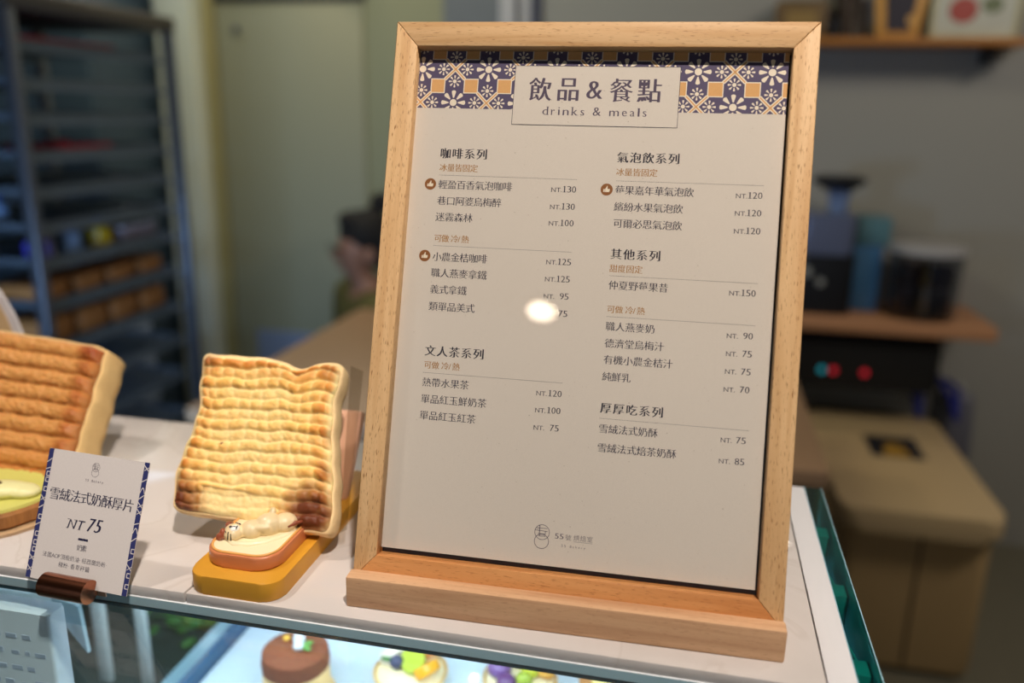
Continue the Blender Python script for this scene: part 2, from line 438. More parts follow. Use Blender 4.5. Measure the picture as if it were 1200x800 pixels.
a_ell(bm, (0.010, 0.000, .049), (.006, .0028, .0012), Matrix.Rotation(.6, 3, 'Z')); a_ell(bm, (0.012, -0.004, .0485), (.005, .0026, .0012), Matrix.Rotation(-.5, 3, 'Z'))
fin('mint_leaf', bm, mat('leaf_green', (92, 150, 70), 0.5), ck, smooth=True)
ell('gold_bead', (-.010, 0.006, .0465), (.003, .003, .0022), mat('gold_bead', (236, 178, 60), 0.3), ck)

TART = mat('tart_shell', (222, 182, 116), 0.7, bump=.5, bscale=400, var=.15)
CUST = mat('custard', (244, 226, 180), 0.4)
def tart(label, x, y, fruits, shell=TART):
    t = thing('fruit_tart', label, 'pastry', (x, y, SHZ), 0, 'pastries on the bright shelf')
    lathe('tart_shell', [(0, 0), (.024, 0), (.031, .016), (.0295, .017), (.024, .006), (0, .006)], shell, t, 36, wob=lambda a, z: 1 + .03 * sin(18 * a))
    lathe('custard', [(0, .0062), (.0235, .0062), (.028, .015), (.020, .021), (0, .023)], CUST, t, 24)
    for nm, c, r, col in fruits:
        if nm == 'fruit_slice':
            bm = bmesh.new()
            a_lathe(bm, [(0, -r[2]), (r[0], -r[2]), (r[0] * 1.05, 0), (r[0], r[2]), (0, r[2])], 18, (0, 0, 0), 1, r[1] / r[0])
            o = fin(nm, bm, mat('fruit_%d_%d_%d' % col, col, 0.25, var=.12, scale=120), t, angle=50)
            o.location = c; o.rotation_euler = (random.uniform(-.8, .8), random.uniform(-.6, .6), random.uniform(0, 3))
        else:
            ell(nm, c, r, mat('fruit_%d_%d_%d' % col, col, 0.25, var=.12, scale=120), t)
    return t
tart('fruit tart with kiwi, orange wedge and cream petals beside the round cake', -0.200, 0.562, [
    ('fruit_slice', (.004, -.004, .029), (.012, .010, .003), (176, 190, 60)), ('fruit_slice', (.017, -.008, .026), (.012, .008, .004), (242, 168, 40)),
    ('fruit_slice', (-.010, .010, .028), (.012, .009, .003), (240, 226, 206)), ('cream_petal', (-.017, 0, .025), (.010, .008, .006), (238, 224, 206)),
    ('berry', (-.009, -.008, .028), (.006, .006, .006), (60, 66, 96)), ('herb_leaf', (-.016, -.006, .028), (.008, .003, .002), (66, 120, 60)),
    ('cream_petal', (0, .016, .026), (.012, .007, .005), (240, 230, 214)), ('fruit_slice', (.012, .014, .027), (.009, .007, .003), (224, 150, 84))])
tart('fruit tart topped with purple berries, mango and green grapes', -0.110, 0.574, [
    ('berry', (-.016, -.006, .027), (.010, .010, .008), (120, 84, 140)), ('berry', (-.004, .008, .029), (.008, .008, .007), (178, 184, 206)),
    ('berry', (-.018, .006, .027), (.007, .007, .006), (78, 84, 104)), ('grape', (.009, -.004, .028), (.008, .007, .007), (196, 196, 52)),
    ('grape', (.006, -.014, .026), (.007, .006, .006), (160, 176, 60)), ('fruit_slice', (.020, .002, .026), (.009, .007, .004), (236, 170, 70)),
    ('fruit_slice', (.013, .014, .026), (.009, .007, .003), (214, 142, 84)), ('berry', (-.008, -.017, .024), (.008, .008, .006), (100, 60, 110))])
lc = thing('cheesecake_slice', 'pale yellow cake with brown baked end, nearest the right case edge', 'cake', (-0.022, 0.582, SHZ), 0.1, 'pastries on the bright shelf')
prism('cake_block', rrect(-.030, .038, -.022, .024, .006), 0.0, .030, mat('cheese_yellow', (246, 224, 140), 0.5, var=.05), lc, bev=.003)
prism('baked_end', rrect(-.040, -.0302, -.022, .024, .004), 0.0, .031, mat('baked_brown', (176, 120, 66), 0.6, var=.2, scale=150), lc, bev=.002)

ct = thing('price_box', 'white box with faded blue print standing in the left of the display case', 'box', (-0.440, 0.375, SHZ - .0478))
prism('box_body', rrect(-.10, .089, -.015, -.001, .002), 0, .221, mat('box_white', (246, 244, 248), 0.5, var=.02), ct, bev=.002)
PRINT = mat('faded_print', (208, 212, 228), 0.7, var=.12, scale=400)
rnd = random.Random(3)
bm = bmesh.new()
for r in range(9):
    x = -.085
    while x < .078:
        wd = rnd.uniform(.003, .010)
        a_box(bm, x, x + wd, -.0154, -.0151, .203 - .011 * r, .203 - .011 * r + rnd.uniform(.002, .0045)); x += wd + rnd.uniform(.002, .006)
o = fin('printed_lines', bm, PRINT, ct); o['kind'] = 'stuff'

def herbs(name, label, c, n, s, seed):
    rn = random.Random(seed); t = thing(name, label, 'herbs', c)
    bm = bmesh.new()
    for i in range(n):
        p = Vector((rn.gauss(0, s * .5), rn.gauss(0, s * .5), rn.uniform(.004, s * .9)))
        q = Matrix.Rotation(rn.uniform(0, 6.3), 3, 'Z') @ Matrix.Rotation(rn.uniform(-1, 1), 3, 'X')
        a_ell(bm, p, (.009, .005, .0012), q, 6, 4)
    o = fin('leaves', bm, mat('herb_green', (66, 118, 50), 0.5, var=.4, scale=90), t, smooth=True); o['kind'] = 'stuff'
    a = blob('stems', [((0, 0, .004), (s * .5, s * .5, .006))], mat('stem_green', (110, 140, 60), 0.6), t, .003)
    return t
herbs('herb_bunch', 'bunch of green leaves in the dark tray behind the toast with the cat', (-0.462, 0.675, SHZ - .048), 90, .055, 1)
herbs('herb_bunch', 'bunch of dark green leaves in the dark tray right of the white box', (-0.452, 0.440, SHZ - .048), 60, .045, 2)

# ================================================================== MENU STAND
PSI = 0.02424; TH = 0.30894; FW = 0.2309; OH = 0.30695
P0 = Vector((-0.1696, 0.3737, H)); DB = 0.00952; HB = 0.0181
ms = thing('menu_stand', 'beech framed drinks and meals menu leaning back in its grooved wooden base', 'menu stand', P0, PSI)
bm = bmesh.new()
a_box(bm, 0, FW, 0, DB + 0.0002, 0, HB, .0012)
a_box(bm, 0, FW, DB, 0.070, 0, .0060, .0008)
a_box(bm, 0, FW, 0.0300, 0.070, .006, HB, .0012)
fin('base', bm, BASE, ms, angle=35)
tilt = Matrix.Translation((0, DB, HB)) @ Matrix.Rotation(-TH, 4, 'X')
def lean(o): o.matrix_local = tilt; return o
u0, u1, v0, v1, mo = 0.001, FW - 0.001, -0.0055, OH, 0.0138
iu0, iu1, iv0, iv1 = mo, FW - mo, 0.0088, OH - mo
D = 0.0170
for nm, poly, mt in (('top_rail', [(u0, v1), (iu0, iv1), (iu1, iv1), (u1, v1)], BX),
                     ('bottom_rail', [(u0, v0), (u1, v0), (iu1, iv0), (iu0, iv0)], beech('beech_bottom', 'x', (206, 146, 90), (188, 124, 70), (146, 88, 44), .8)),
                     ('side_rail', [(u0, v0), (iu0, iv0), (iu0, iv1), (u0, v1)], BZ),
                     ('side_rail', [(u1, v0), (u1, v1), (iu1, iv1), (iu1, iv0)], BZ)):
    lean(prism(nm, poly, 0, D, mt, ms, 'xz', bev=.0005, seg=2))
lean(box('back_board', iu0 - .003, iu1 + .003, .0100, .0130, iv0 - .003, iv1 + .003, mat('back_board', (60, 44, 34), 0.8), ms))
sheet = lean(box('menu_sheet', .0100, .2161, .0076, .0080, .0118, .2985, PAPER, ms))
lean(box('clear_cover', iu0 + .00005, iu1 - .00005, .0052, .0062, iv0 + .00005, iv1 - .00005, ACRYL, ms))

# ---- lettering
CACHE = {}
def glyph(ch, ax=0.0, ay=0.0):
    key = (ch, ax, ay)
    if key in CACHE: return CACHE[key]
    c = bpy.data.curves.new('glyph', 'FONT'); c.body = ch; c.size = 1; c.resolution_u = 3
    o = bpy.data.objects.new('glyph', c); COL.objects.link(o)
    dg = bpy.context.evaluated_depsgraph_get(); me = bpy.data.meshes.new_from_object(o.evaluated_get(dg))
    bpy.data.objects.remove(o); bpy.data.curves.remove(c)
    vs = [[v.co.x, v.co.y] for v in me.vertices]; fs = []
    dirs = set()
    for p in me.polygons:
        q = list(p.vertices)
        if p.normal.z < 0: q.reverse()
        fs.append(q)
        for a, b in zip(q, q[1:] + q[:1]): dirs.add((a, b))
    acc = {}
    for a, b in dirs:
        if (b, a) in dirs: continue
        dx, dy = vs[b][0] - vs[a][0], vs[b][1] - vs[a][1]; L = math.hypot(dx, dy) or 1
        for v in (a, b):
            t = acc.setdefault(v, [0, 0]); t[0] += dy / L; t[1] -= dx / L
    for v, (x, y) in acc.items():
        L = max(.5, math.hypot(x, y)); vs[v][0] += ax * x / L; vs[v][1] += ay * y / L
    bpy.data.meshes.remove(me)
    xs = [v[0] for v in vs]; ys = [v[1] for v in vs]
    CACHE[key] = (vs, fs, (min(xs), max(xs), min(ys), max(ys)) if vs else (0, .3, 0, .1))
    return CACHE[key]

class Ink:
    """flat print collected on the (u, v) plane of a sheet; flat() turns it into one mesh"""
    def __init__(s): s.v = []; s.f = []
    def poly(s, pts):
        n = len(s.v); s.v += [tuple(p) for p in pts]; s.f.append(tuple(range(n, n + len(pts))))
    def rect(s, x0, x1, y0, y1): s.poly([(x0, y0), (x1, y0), (x1, y1), (x0, y1)])
    def line(s, a, b, w):
        d = Vector((b[0] - a[0], b[1] - a[1])); L = d.length or 1; n = Vector((-d.y, d.x)) / L * w / 2
        s.poly([(a[0] - n.x, a[1] - n.y), (b[0] - n.x, b[1] - n.y), (b[0] + n.x, b[1] + n.y), (a[0] + n.x, a[1] + n.y)])
    def ring(s, cx, cy, r, w, n=28, sx=1):
        for i in range(n):
            a, b = 2 * pi * i / n, 2 * pi * (i + 1) / n
            s.poly([(cx + (r - w) * cos(a) * sx, cy + (r - w) * sin(a)), (cx + r * cos(a) * sx, cy + r * sin(a)), (cx + r * cos(b) * sx, cy + r * sin(b)), (cx + (r - w) * cos(b) * sx, cy + (r - w) * sin(b))])
    def disc(s, cx, cy, r, n=24): s.poly([(cx + r * cos(2 * pi * i / n), cy + r * sin(2 * pi * i / n)) for i in range(n)])
    def glyph(s, ch, x, y, sx, sy, ax=0, ay=0, box=None, slant=0.0):
        vs, fs, bb = glyph(ch, ax, ay)
        if box:
            sx = box[0] / max(1e-6, bb[1] - bb[0]); sy = box[1] / max(1e-6, bb[3] - bb[2]); x -= bb[0] * sx; y -= bb[2] * sy
        n = len(s.v); y0 = y
        for a, b in vs: s.v.append((x + a * sx + slant * b * sy, y + b * sy))
        for f in fs: s.f.append(tuple(n + i for i in f))
    def cjk(s, text, x, yc, w, h, ax, ay, slant=0.0):
        adv = [{' ': .30, '/': .42, 'A': .62, 'O': .72, 'P': .56, '·': .5, ',': .4, '.': .5}.get(c, 1.0) for c in text]
        em = h / .92; pitch = (w - em * .92) / max(1e-6, sum(adv[:-1]) + (adv[-1] - 1) * 0) if len(text) > 1 else em
        cx = x
        for c, a in zip(text, adv):
            if c != ' ': s.glyph(c, cx - .04 * em + (0 if a == 1 else -.02 * em), yc - .38 * em, em, em, ax, ay, slant=slant)
            cx += a * pitch
    def flat(s, name, m, parent, y, plane='xz'):
        me = bpy.data.meshes.new(name)
        P = lambda a, b: (a / 1000, y, b / 1000)
        me.from_pydata([P(a, b) for a, b in s.v], [], s.f)
        o = link(name, me, m, parent); return o

SERIF = {'N': [(.03, 0), (.03, 1), (.97, 1)], 'T': [(.5, 0)], '1': [(.62, 0)], 'd': [(.92, 0), (.86, 1)], 'r': [(.15, 0), (.10, 1)],
         'i': [(.5, 0), (.4, .68)], 'n': [(.08, 0), (.92, 0)], 'k': [(.10, 0), (.94, 0), (.05, 1)], 'm': [(.05, 0), (.5, 0), (.95, 0)], 'l': [(.5, 0), (.3, 1)], 'h': [(.08, 0), (.92, 0)]}
def latin(ink, ch, x, y, w, h, ax=.012, ay=-.014, slant=0.0):
    if ch == '1':
        ink.rect(x + w * .40, x + w * .66, y, y + h); ink.rect(x + w * .12, x + w * .94, y, y + h * .07)
        ink.poly([(x + w * .12, y + h * .86), (x + w * .42, y + h * .88), (x + w * .62, y + h), (x + w * .40, y + h)])
        return
    ink.glyph(ch, x, y, 1, 1, ax, ay, box=(w, h), slant=slant)
    sw = .26 * h if ch not in 'im l' else .2 * h
    for fx, fy in SERIF.get(ch, []):
        cy = y + h * fy * (1 if fy < 1 else 1); t = h * .05
        yy0, yy1 = (cy, cy + t) if fy == 0 else (cy - t, cy)
        ink.rect(x + w * fx - sw * .55, x + w * fx + sw * .55, yy0, yy1)
    if ch == 'T':
        ink.rect(x, x + w * .07, y + h * .80, y + h); ink.rect(x + w * .93, x + w, y + h * .80, y + h)

TAB = [('H','咖啡系列',30.04,234.65,26.91,5.97),('S','冰量皆固定',30.19,226.57,22.06,4.27),('R','',30.10,222.20,78.4,0.48),('B','',22.1,216.93,6.89,6.70),
('I','輕盈百香氣泡咖啡',30.33,216.96,42.24,5.08),('P','NT.130',94.6,216.68,13.8,3.45),('I','巷口阿婆烏梅醉',30.33,207.71,36.82,5.08),('P','NT.130',94.6,207.15,13.8,3.44),
('I','迷霧森林',30.13,198.52,21.24,5.07),('P','NT.100',94.6,198.05,13.8,3.44),('S','可做 冷/熱',30.3,186.41,19.94,4.24),('R','',30.1,182.16,78.4,0.48),('B','',22.1,176.20,6.87,6.66),
('I','小農金桔咖啡',30.22,175.98,31.30,5.05),('P','NT.125',94.8,176.62,13.8,3.42),('I','職人燕麥拿鐵',30.06,166.88,31.87,5.04),('P','NT.125',94.8,167.19,13.8,3.42),
('I','義式拿鐵',30.2,157.60,20.99,5.03),('P','NT. 95',94.8,157.76,13.8,3.41),('I','類單品美式',30.2,148.03,26.35,5.02),('P','NT. 75',94.8,148.30,13.8,3.41),
('H','文人茶系列',30.2,123.01,33.56,5.86),('S','可做 冷/熱',30.2,115.08,20.42,4.19),('R','',29.9,110.62,78.9,0.48),('I','熱帶水果茶',29.9,105.41,26.70,4.99),('P','NT.120',94.7,104.62,14.0,3.38),
('I','單品紅玉鮮奶茶',29.9,96.09,37.42,4.98),('P','NT.100',94.7,95.37,14.0,3.37),('I','單品紅玉紅茶',29.9,86.92,31.99,4.97),('P','NT. 75',94.6,85.91,13.9,3.37),
('H','氣泡飲系列',129.5,235.20,33.21,5.84),('S','冰量皆固定',129.45,227.23,22.08,4.20),('R','',129.7,222.26,77.7,0.47),('B','',121.59,217.31,6.66,6.73),
('I','莓果嘉年華氣泡飲',129.6,217.33,41.72,4.99),('P','NT.120',193.3,216.90,13.65,3.41),('I','繽紛水果氣泡飲',129.64,208.20,36.55,4.98),('P','NT.120',193.4,207.58,13.59,3.40),
('I','可爾必思氣泡飲',129.8,199.11,36.52,4.97),('P','NT.120',193.5,198.05,13.58,3.40),('H','其他系列',129.7,182.40,26.44,5.79),('S','甜度固定',129.55,174.51,17.62,4.16),('R','',129.8,170.46,77.6,0.46),
('I','仲夏野莓果昔',129.77,165.45,31.59,4.94),('P','NT.150',193.2,165.18,13.6,3.38),('S','可做 冷/熱',129.8,152.37,20.09,4.15),('R','',129.7,148.28,78.0,0.46),
('I','職人燕麥奶',129.7,143.07,26.12,4.92),('P','NT. 90',193.4,142.61,13.4,3.36),('I','德濟堂烏梅汁',129.9,133.97,31.40,4.91),('P','NT. 75',193.6,133.17,13.3,3.36),
('I','有機小農金桔汁',129.9,125.12,36.60,4.90),('P','NT. 75',193.7,123.81,13.2,3.35),('I','純鮮乳',129.8,115.99,15.12,4.90),('P','NT. 70',193.6,114.40,13.2,3.34),
('H','厚厚吃系列',130.1,99.09,33.12,5.70),('R','',129.87,93.33,78.2,0.46),('I','雪絨法式奶酥',129.94,87.98,31.14,4.87),('P','NT. 75',193.8,87.91,12.9,3.33),
('I','雪絨法式焙茶奶酥',129.94,77.74,41.52,4.86),('P','NT. 85',193.6,76.86,13.05,3.32)]
E1 = 0.00757; E2 = 0.00754; E3 = 0.00751; E4 = 0.00746
for k, s, x, y, wd, h in TAB:
    if k == 'P':
        i = Ink(); dh = h * 1.0
        nh = dh * .70; b = y - dh / 2
        latin(i, 'N', x, b, nh * 1.02, nh, .008, -.012); latin(i, 'T', x + nh * 1.20, b, nh * .92, nh, .008, -.012); i.disc(x + nh * 2.32, b + .22, .24, 10)
        ds = s[3:]; p = 2.62
        for j, c in enumerate(ds):
            if c != ' ': latin(i, c, x + wd - p * (3 - j) + .22, b, 2.25, dh, .004, -.016)
        i.flat('price_text', TEXT, sheet, E1)
    elif k == 'R':
        i = Ink(); n = 84
        for j in range(n): i.rect(x + wd * j / n, x + wd * (j + .68) / n, y - .10, y + .10)
        i.flat('dotted_rule', TEXT, sheet, E1)
    elif k == 'B':
        i = Ink(); cx, cy, r = x + wd / 2, y, 3.30; i.disc(cx, cy, r); bd = i.flat('thumb_badge', BROWNINK, sheet, E1)
        i = Ink(); q = lambda pts: i.poly([(cx + a, cy + b) for a, b in pts])
        q([(-1.75, -1.35), (-1.0, -1.35), (-1.0, .25), (-1.75, .25)])
        q([(-.8, -1.35), (1.25, -1.35), (1.65, -.9), (1.75, .35), (-.8, .35)]); q([(-.8, .35), (.45, .35), (.50, 1.9), (.1, 2.0), (-.25, 1.2)])
        i.flat('thumb_mark', CREAM, bd, E2)
    else:
        i = Ink()
        if k == 'H': i.cjk(s, x, y, wd, h, .034, -.012, 0); i.flat('section_heading', HEAD, sheet, E1)
        elif k == 'S': i.cjk(s, x, y, wd, h, .012, -.006); i.flat('section_note', OCHRE, sheet, E1)
        else: i.cjk(s, x, y, wd, h, .012, -.014); i.flat('item_text', TEXT, sheet, E1)

# ---- patterned header band
bx0, bx1, by0, by1 = 10.1, 216.05, 260.4, 298.4
def clip(pts):
    for ax, val, sg in ((0, bx0, 1), (0, bx1, -1), (1, by0, 1), (1, by1, -1)):
        out = []
        for i, p in enumerate(pts):
            q = pts[(i + 1) % len(pts)]
            ip = (p[ax] - val) * sg >= 0; iq = (q[ax] - val) * sg >= 0
            if ip: out.append(p)
            if ip != iq:
                t = (val - p[ax]) / (q[ax] - p[ax]); out.append((p[0] + (q[0] - p[0]) * t, p[1] + (q[1] - p[1]) * t))
        pts = out
        if not pts: return []
    return pts
class CInk(Ink):
    def poly(s, pts):
        pts = clip(list(pts))
        if len(pts) >= 3: Ink.poly(s, pts)
i = Ink(); i.rect(bx0, bx1, by0, by1); band = i.flat('header_band', BANDM, sheet, E1)
fl = CInk(); ln = CInk(); sq = CInk(); sqb = CInk()
PH = 19.2; Y0 = 282.72; X0 = 15.85
def flower(cx, cy, rc, r0, r1, w):
    fl.disc(cx, cy, rc, 16)
    for k in range(8):
        a = k * pi / 4; d = (cos(a), sin(a)); n = (-d[1], d[0]); pts = []
        for t, ww in ((r0, .25), (r0 + (r1 - r0) * .55, .8), (r1 - w * .55, 1.0), (r1 - w * .18, .72), (r1, .2)):
            pts.append((cx + d[0] * t + n[0] * ww * w, cy + d[1] * t + n[1] * ww * w))
        back = []
        for t, ww in ((r0, .25), (r0 + (r1 - r0) * .55, .8), (r1 - w * .55, 1.0), (r1 - w * .18, .72), (r1, .2)):
            back.append((cx + d[0] * t - n[0] * ww * w, cy + d[1] * t - n[1] * ww * w))
        fl.poly(pts + back[::-1])
for a in range(-1, 12):
    for b in range(-2, 2):
        cx, cy = X0 + a * PH, Y0 + b * (PH * .992)
        if (a + b) % 2 == 0:
            flower(cx, cy, 2.0, 2.7, 7.0, 1.25)
        else:
            for k in range(4):
                d = ((1, 0), (0, 1), (-1, 0), (0, -1))[k]
                flower(cx + d[0] * 6.9, cy + d[1] * 6.9, 1.1, 1.5, 3.5, .55)
            for k in range(4):
                sx_, sy_ = ((1, 1), (-1, 1), (-1, -1), (1, -1))[k]
                e = 5.75
                ln.line((cx, cy), (cx + sx_ * e, cy + sy_ * e), 2.0)
        q = 3.75; c2 = (cx + PH / 2, cy + PH / 2 * .992)
        sqb.rect(c2[0] - q - .45, c2[0] + q + .45, c2[1] - q - .45, c2[1] + q + .45)
        sq.rect(c2[0] - q + .1, c2[0] + q - .1, c2[1] - q + .1, c2[1] + q - .1)
core = CInk()
for a in range(-1, 12):
    for b in range(-2, 2):
        if (a + b) % 2:
            cx, cy = X0 + a * PH, Y0 + b * (PH * .992)
            for sx_, sy_ in ((1, 1), (-1, 1), (-1, -1), (1, -1)): core.line((cx, cy), (cx + sx_ * 5.6, cy + sy_ * 5.6), .75)
fl.flat('flower_print', CREAM, band, E2); ln.flat('lattice_print', CREAM, band, E2 - .00001); sqb.flat('square_border', CREAM, band, E2 - .00002)
core.flat('lattice_core', SQ, band, E3); sq.flat('square_print', SQ, band, E3)
i = Ink(); i.rect(69.55, 160.2, 252.0, 285.1); tb = i.flat('title_panel', PAPER, sheet, E3 - .00002)
i = Ink()
for a, b in (((69.55, 252), (160.2, 252)), ((160.2, 252), (160.2, 285.1)), ((69.55, 285.1), (160.2, 285.1)), ((69.55, 252), (69.55, 285.1))): i.line(a, b, .28)
i.flat('title_border', TEXT, tb, E4)
TI = mat('ink_title', (82, 70, 92), 0.7, var=.0)
i = Ink()
for c, x, y, wd, h in (('飲',77.9,272,12.8,12.9),('品',94.06,272,11.8,12.6),('&',110.0,272,8.95,9.8),('餐',122.7,272.,12.7,12.9),('點',137.6,272.1,13.1,12.8)):
    ax, ay = (.032, -.010) if c != '&' else (.018, -.012)
    i.glyph(c, x, y - h / 2, 1, 1, ax, ay, box=(wd, h))
i.flat('title_text', TI, tb, E4)
i = Ink(); x = 86.4
WD = {'d': 3.2, 'r': 2.2, 'i': 1.0, 'n': 3.3, 'k': 3.2, 's': 2.1, '&': 4.4, 'm': 5.2, 'e': 2.7, 'a': 2.5, 'l': 1.0, ' ': 1.35}
gap = (57.1 - sum(WD[c] for c in 'drinks & meals')) / 13
for c in 'drinks & meals':
    if c != ' ':
        h = 4.6 if c in 'dkl&' else (4.4 if c == 'i' else 3.0)
        latin(i, c, x, 257.7, WD[c], h, .004, -.012)
    x += WD[c] + gap
i.flat('subtitle_text', TI, tb, E4)

def logo(ink, cx, cy, k=1.0):
    """two overlapping rings with a small seal figure in the upper one"""
    ink.ring(cx, cy, 4.15 * k, .30 * k); ink.ring(cx, cy - 4.95 * k, 4.05 * k, .34 * k)
    L = lambda a, b, w_=.30: ink.line((cx + a[0] * k, cy + a[1] * k), (cx + b[0] * k, cy + b[1] * k), w_ * k)
    L((-3.3, 2.0), (2.8, 2.2)); L((-4.0, .9), (3.0, .6)); L((-1.4, 3.8), (-1.4, -2.4), .42); L((1.8, .6), (1.8, -1.2)); L((-2.2, -.9), (1.8, -.9)); L((-1.4, -2.2), (2.0, -2.0))
LG = mat('ink_logo', (92, 82, 98), 0.7, var=0)
i = Ink(); logo(i, 103.4, 29.5)
i.cjk('號', 116.2, 28.1, 3.2, 3.1, 0, -.012); i.cjk('烘焙室', 120.7, 28.35, 10.2, 3.1, 0, -.012)
latin(i, '5', 110.5, 26.9, 2.1, 2.8, .01, -.01); latin(i, '5', 113.1, 26.9, 2.1, 2.8, .01, -.01)
i.line((120.7, 26.2), (130.9, 26.2), .16)
x = 114.3
for c in '55 Bakery':
    if c != ' ': i.glyph(c, x, 22.8, 1.9, 1.9, .0, 0)
    x += 1.52
i.flat('logo_print', LG, sheet, E1)

# ================================================================== PRICE CARD
pc = thing('price_card', 'small white price card with navy patterned edges in a coppery clip', 'price card', (-0.3260, 0.3563, H - 0.0066), -0.0484)
CT = Matrix.Translation((0, 0, 0.0059)) @ Matrix.Rotation(-0.4037, 4, 'X') @ Matrix.Rotation(0.0089, 4, 'Y')
def clean(o): o.matrix_local = CT; return o
CWD, CHT = .0342, .0741
card = clean(box('card', -CWD, CWD, .0000, .0004, 0, CHT, CARD, pc))
i = Ink(); i.rect(-34.2, -31.0, 0, 74.1); nb1 = i.flat('navy_edge', NAVY, card, -.00006)
i = Ink(); i.rect(31.0, 34.2, 0, 74.1); nb2 = i.flat('navy_edge', NAVY, card, -.00006)
rn = random.Random(11)
for nb, x0, x1 in ((nb1, -34.2, -31.0), (nb2, 31.0, 34.2)):
    i = Ink(); y = 4
    while y < 70:
        kk = rn.choice((0, 1, 2, 2, 3))
        if kk == 0: i.line((x0, y), (x1, y + rn.uniform(1, 3)), .5)
        elif kk == 1:
            pts = [(x0 + (x1 - x0) * t, y + 3.2 * sin(t * pi)) for t in (0, .25, .5, .75, 1)]
            for a, b in zip(pts, pts[1:]): i.line(a, b, .5)
        elif kk == 2: i.line((x0, y + 3), (x1, y), .5); i.line((x0 + .5, y), (x1, y + 2), .4)
        else: i.line((x0 + 1.2, y), (x1, y), .5); i.line((x0 + 1.2, y), (x0 + 1.2, y + 2.4), .5); i.line((x0 + 1.2, y + 2.4), (x1, y + 2.4), .5)
        y += rn.uniform(3.4, 6.5)
    i.flat('edge_pattern', CARD, nb, -.00012)
i = Ink(); logo(i, -.5, 67.0, .62)
for j, c in enumerate('55 Bakery'):
    if c != ' ': i.glyph(c, -6.2 + j * 1.42, 58.6, 1.9, 1.9, .0, 0)
i.flat('logo_print', LG, card, -.00008)
i = Ink(); i.cjk('雪絨法式奶酥厚片', -28.5, 49.0, 57.3, 7.0, .016, -.016, .0); i.flat('product_name', CARDINK, card, -.00008)
i = Ink(); bq = 31.0
latin(i, 'N', -12.5, bq, 5.0, 5.2, .016, -.014, slant=.22); latin(i, 'T', -6.6, bq, 4.6, 5.2, .016, -.014, slant=.22)
i.glyph('7', .5, bq, 1, 1, .03, -.01, box=(4.2, 7.4), slant=.22); i.glyph('5', 5.4, bq, 1, 1, .03, -.01, box=(4.2, 7.4), slant=.22)
i.flat('price_text', CARDINK, card, -.00008)
i = Ink(); i.rect(-3.6, 3.0, 25.3, 26.6); i.cjk('奶素', -3.4, 21.3, 6.6, 3.5, -.004, -.008)
i.cjk('法國AOP頂級奶油·紐西蘭奶粉·', -25.5, 14.6, 46, 2.9, -.012, -.012); i.cjk('糖粉·香草籽醬', -13.5, 10.3, 21, 2.9, -.012, -.012)
i.flat('small_print', CARDINK, card, -.00008)
COPPER = mat('copper_metal', (176, 112, 84), 0.22, 1.0, var=.08, scale=60, stretch=(1, 40, 40))
bm = bmesh.new()
prof = [(.0068 * cos(radians(a)), .0068 * sin(radians(a))) for a in range(0, 360, 20)]
r0 = [bm.verts.new((-.0165, a, b)) for a, b in prof]; r1 = [bm.verts.new((.0135, a, b)) for a, b in prof]
for k in range(len(prof)): bm.faces.new((r0[k], r0[(k + 1) % 18], r1[(k + 1) % 18], r1[k]))
bm.faces.new(r0[::-1]); bm.faces.new(r1)
clip_o = fin('clip_barrel', bm, COPPER, pc, angle=40); clip_o.location = (0, -.0040, .0069)
box('clip_foot', .0137, .0160, -.0060, .0020, .0002, .0080, ACRYL, pc)
box('clip_jaw', -.0150, .0175, .0030, .0042, .0002, .0125, mat('copper_jaw', (214, 160, 132), 0.3, .6), pc, bev=.0004)

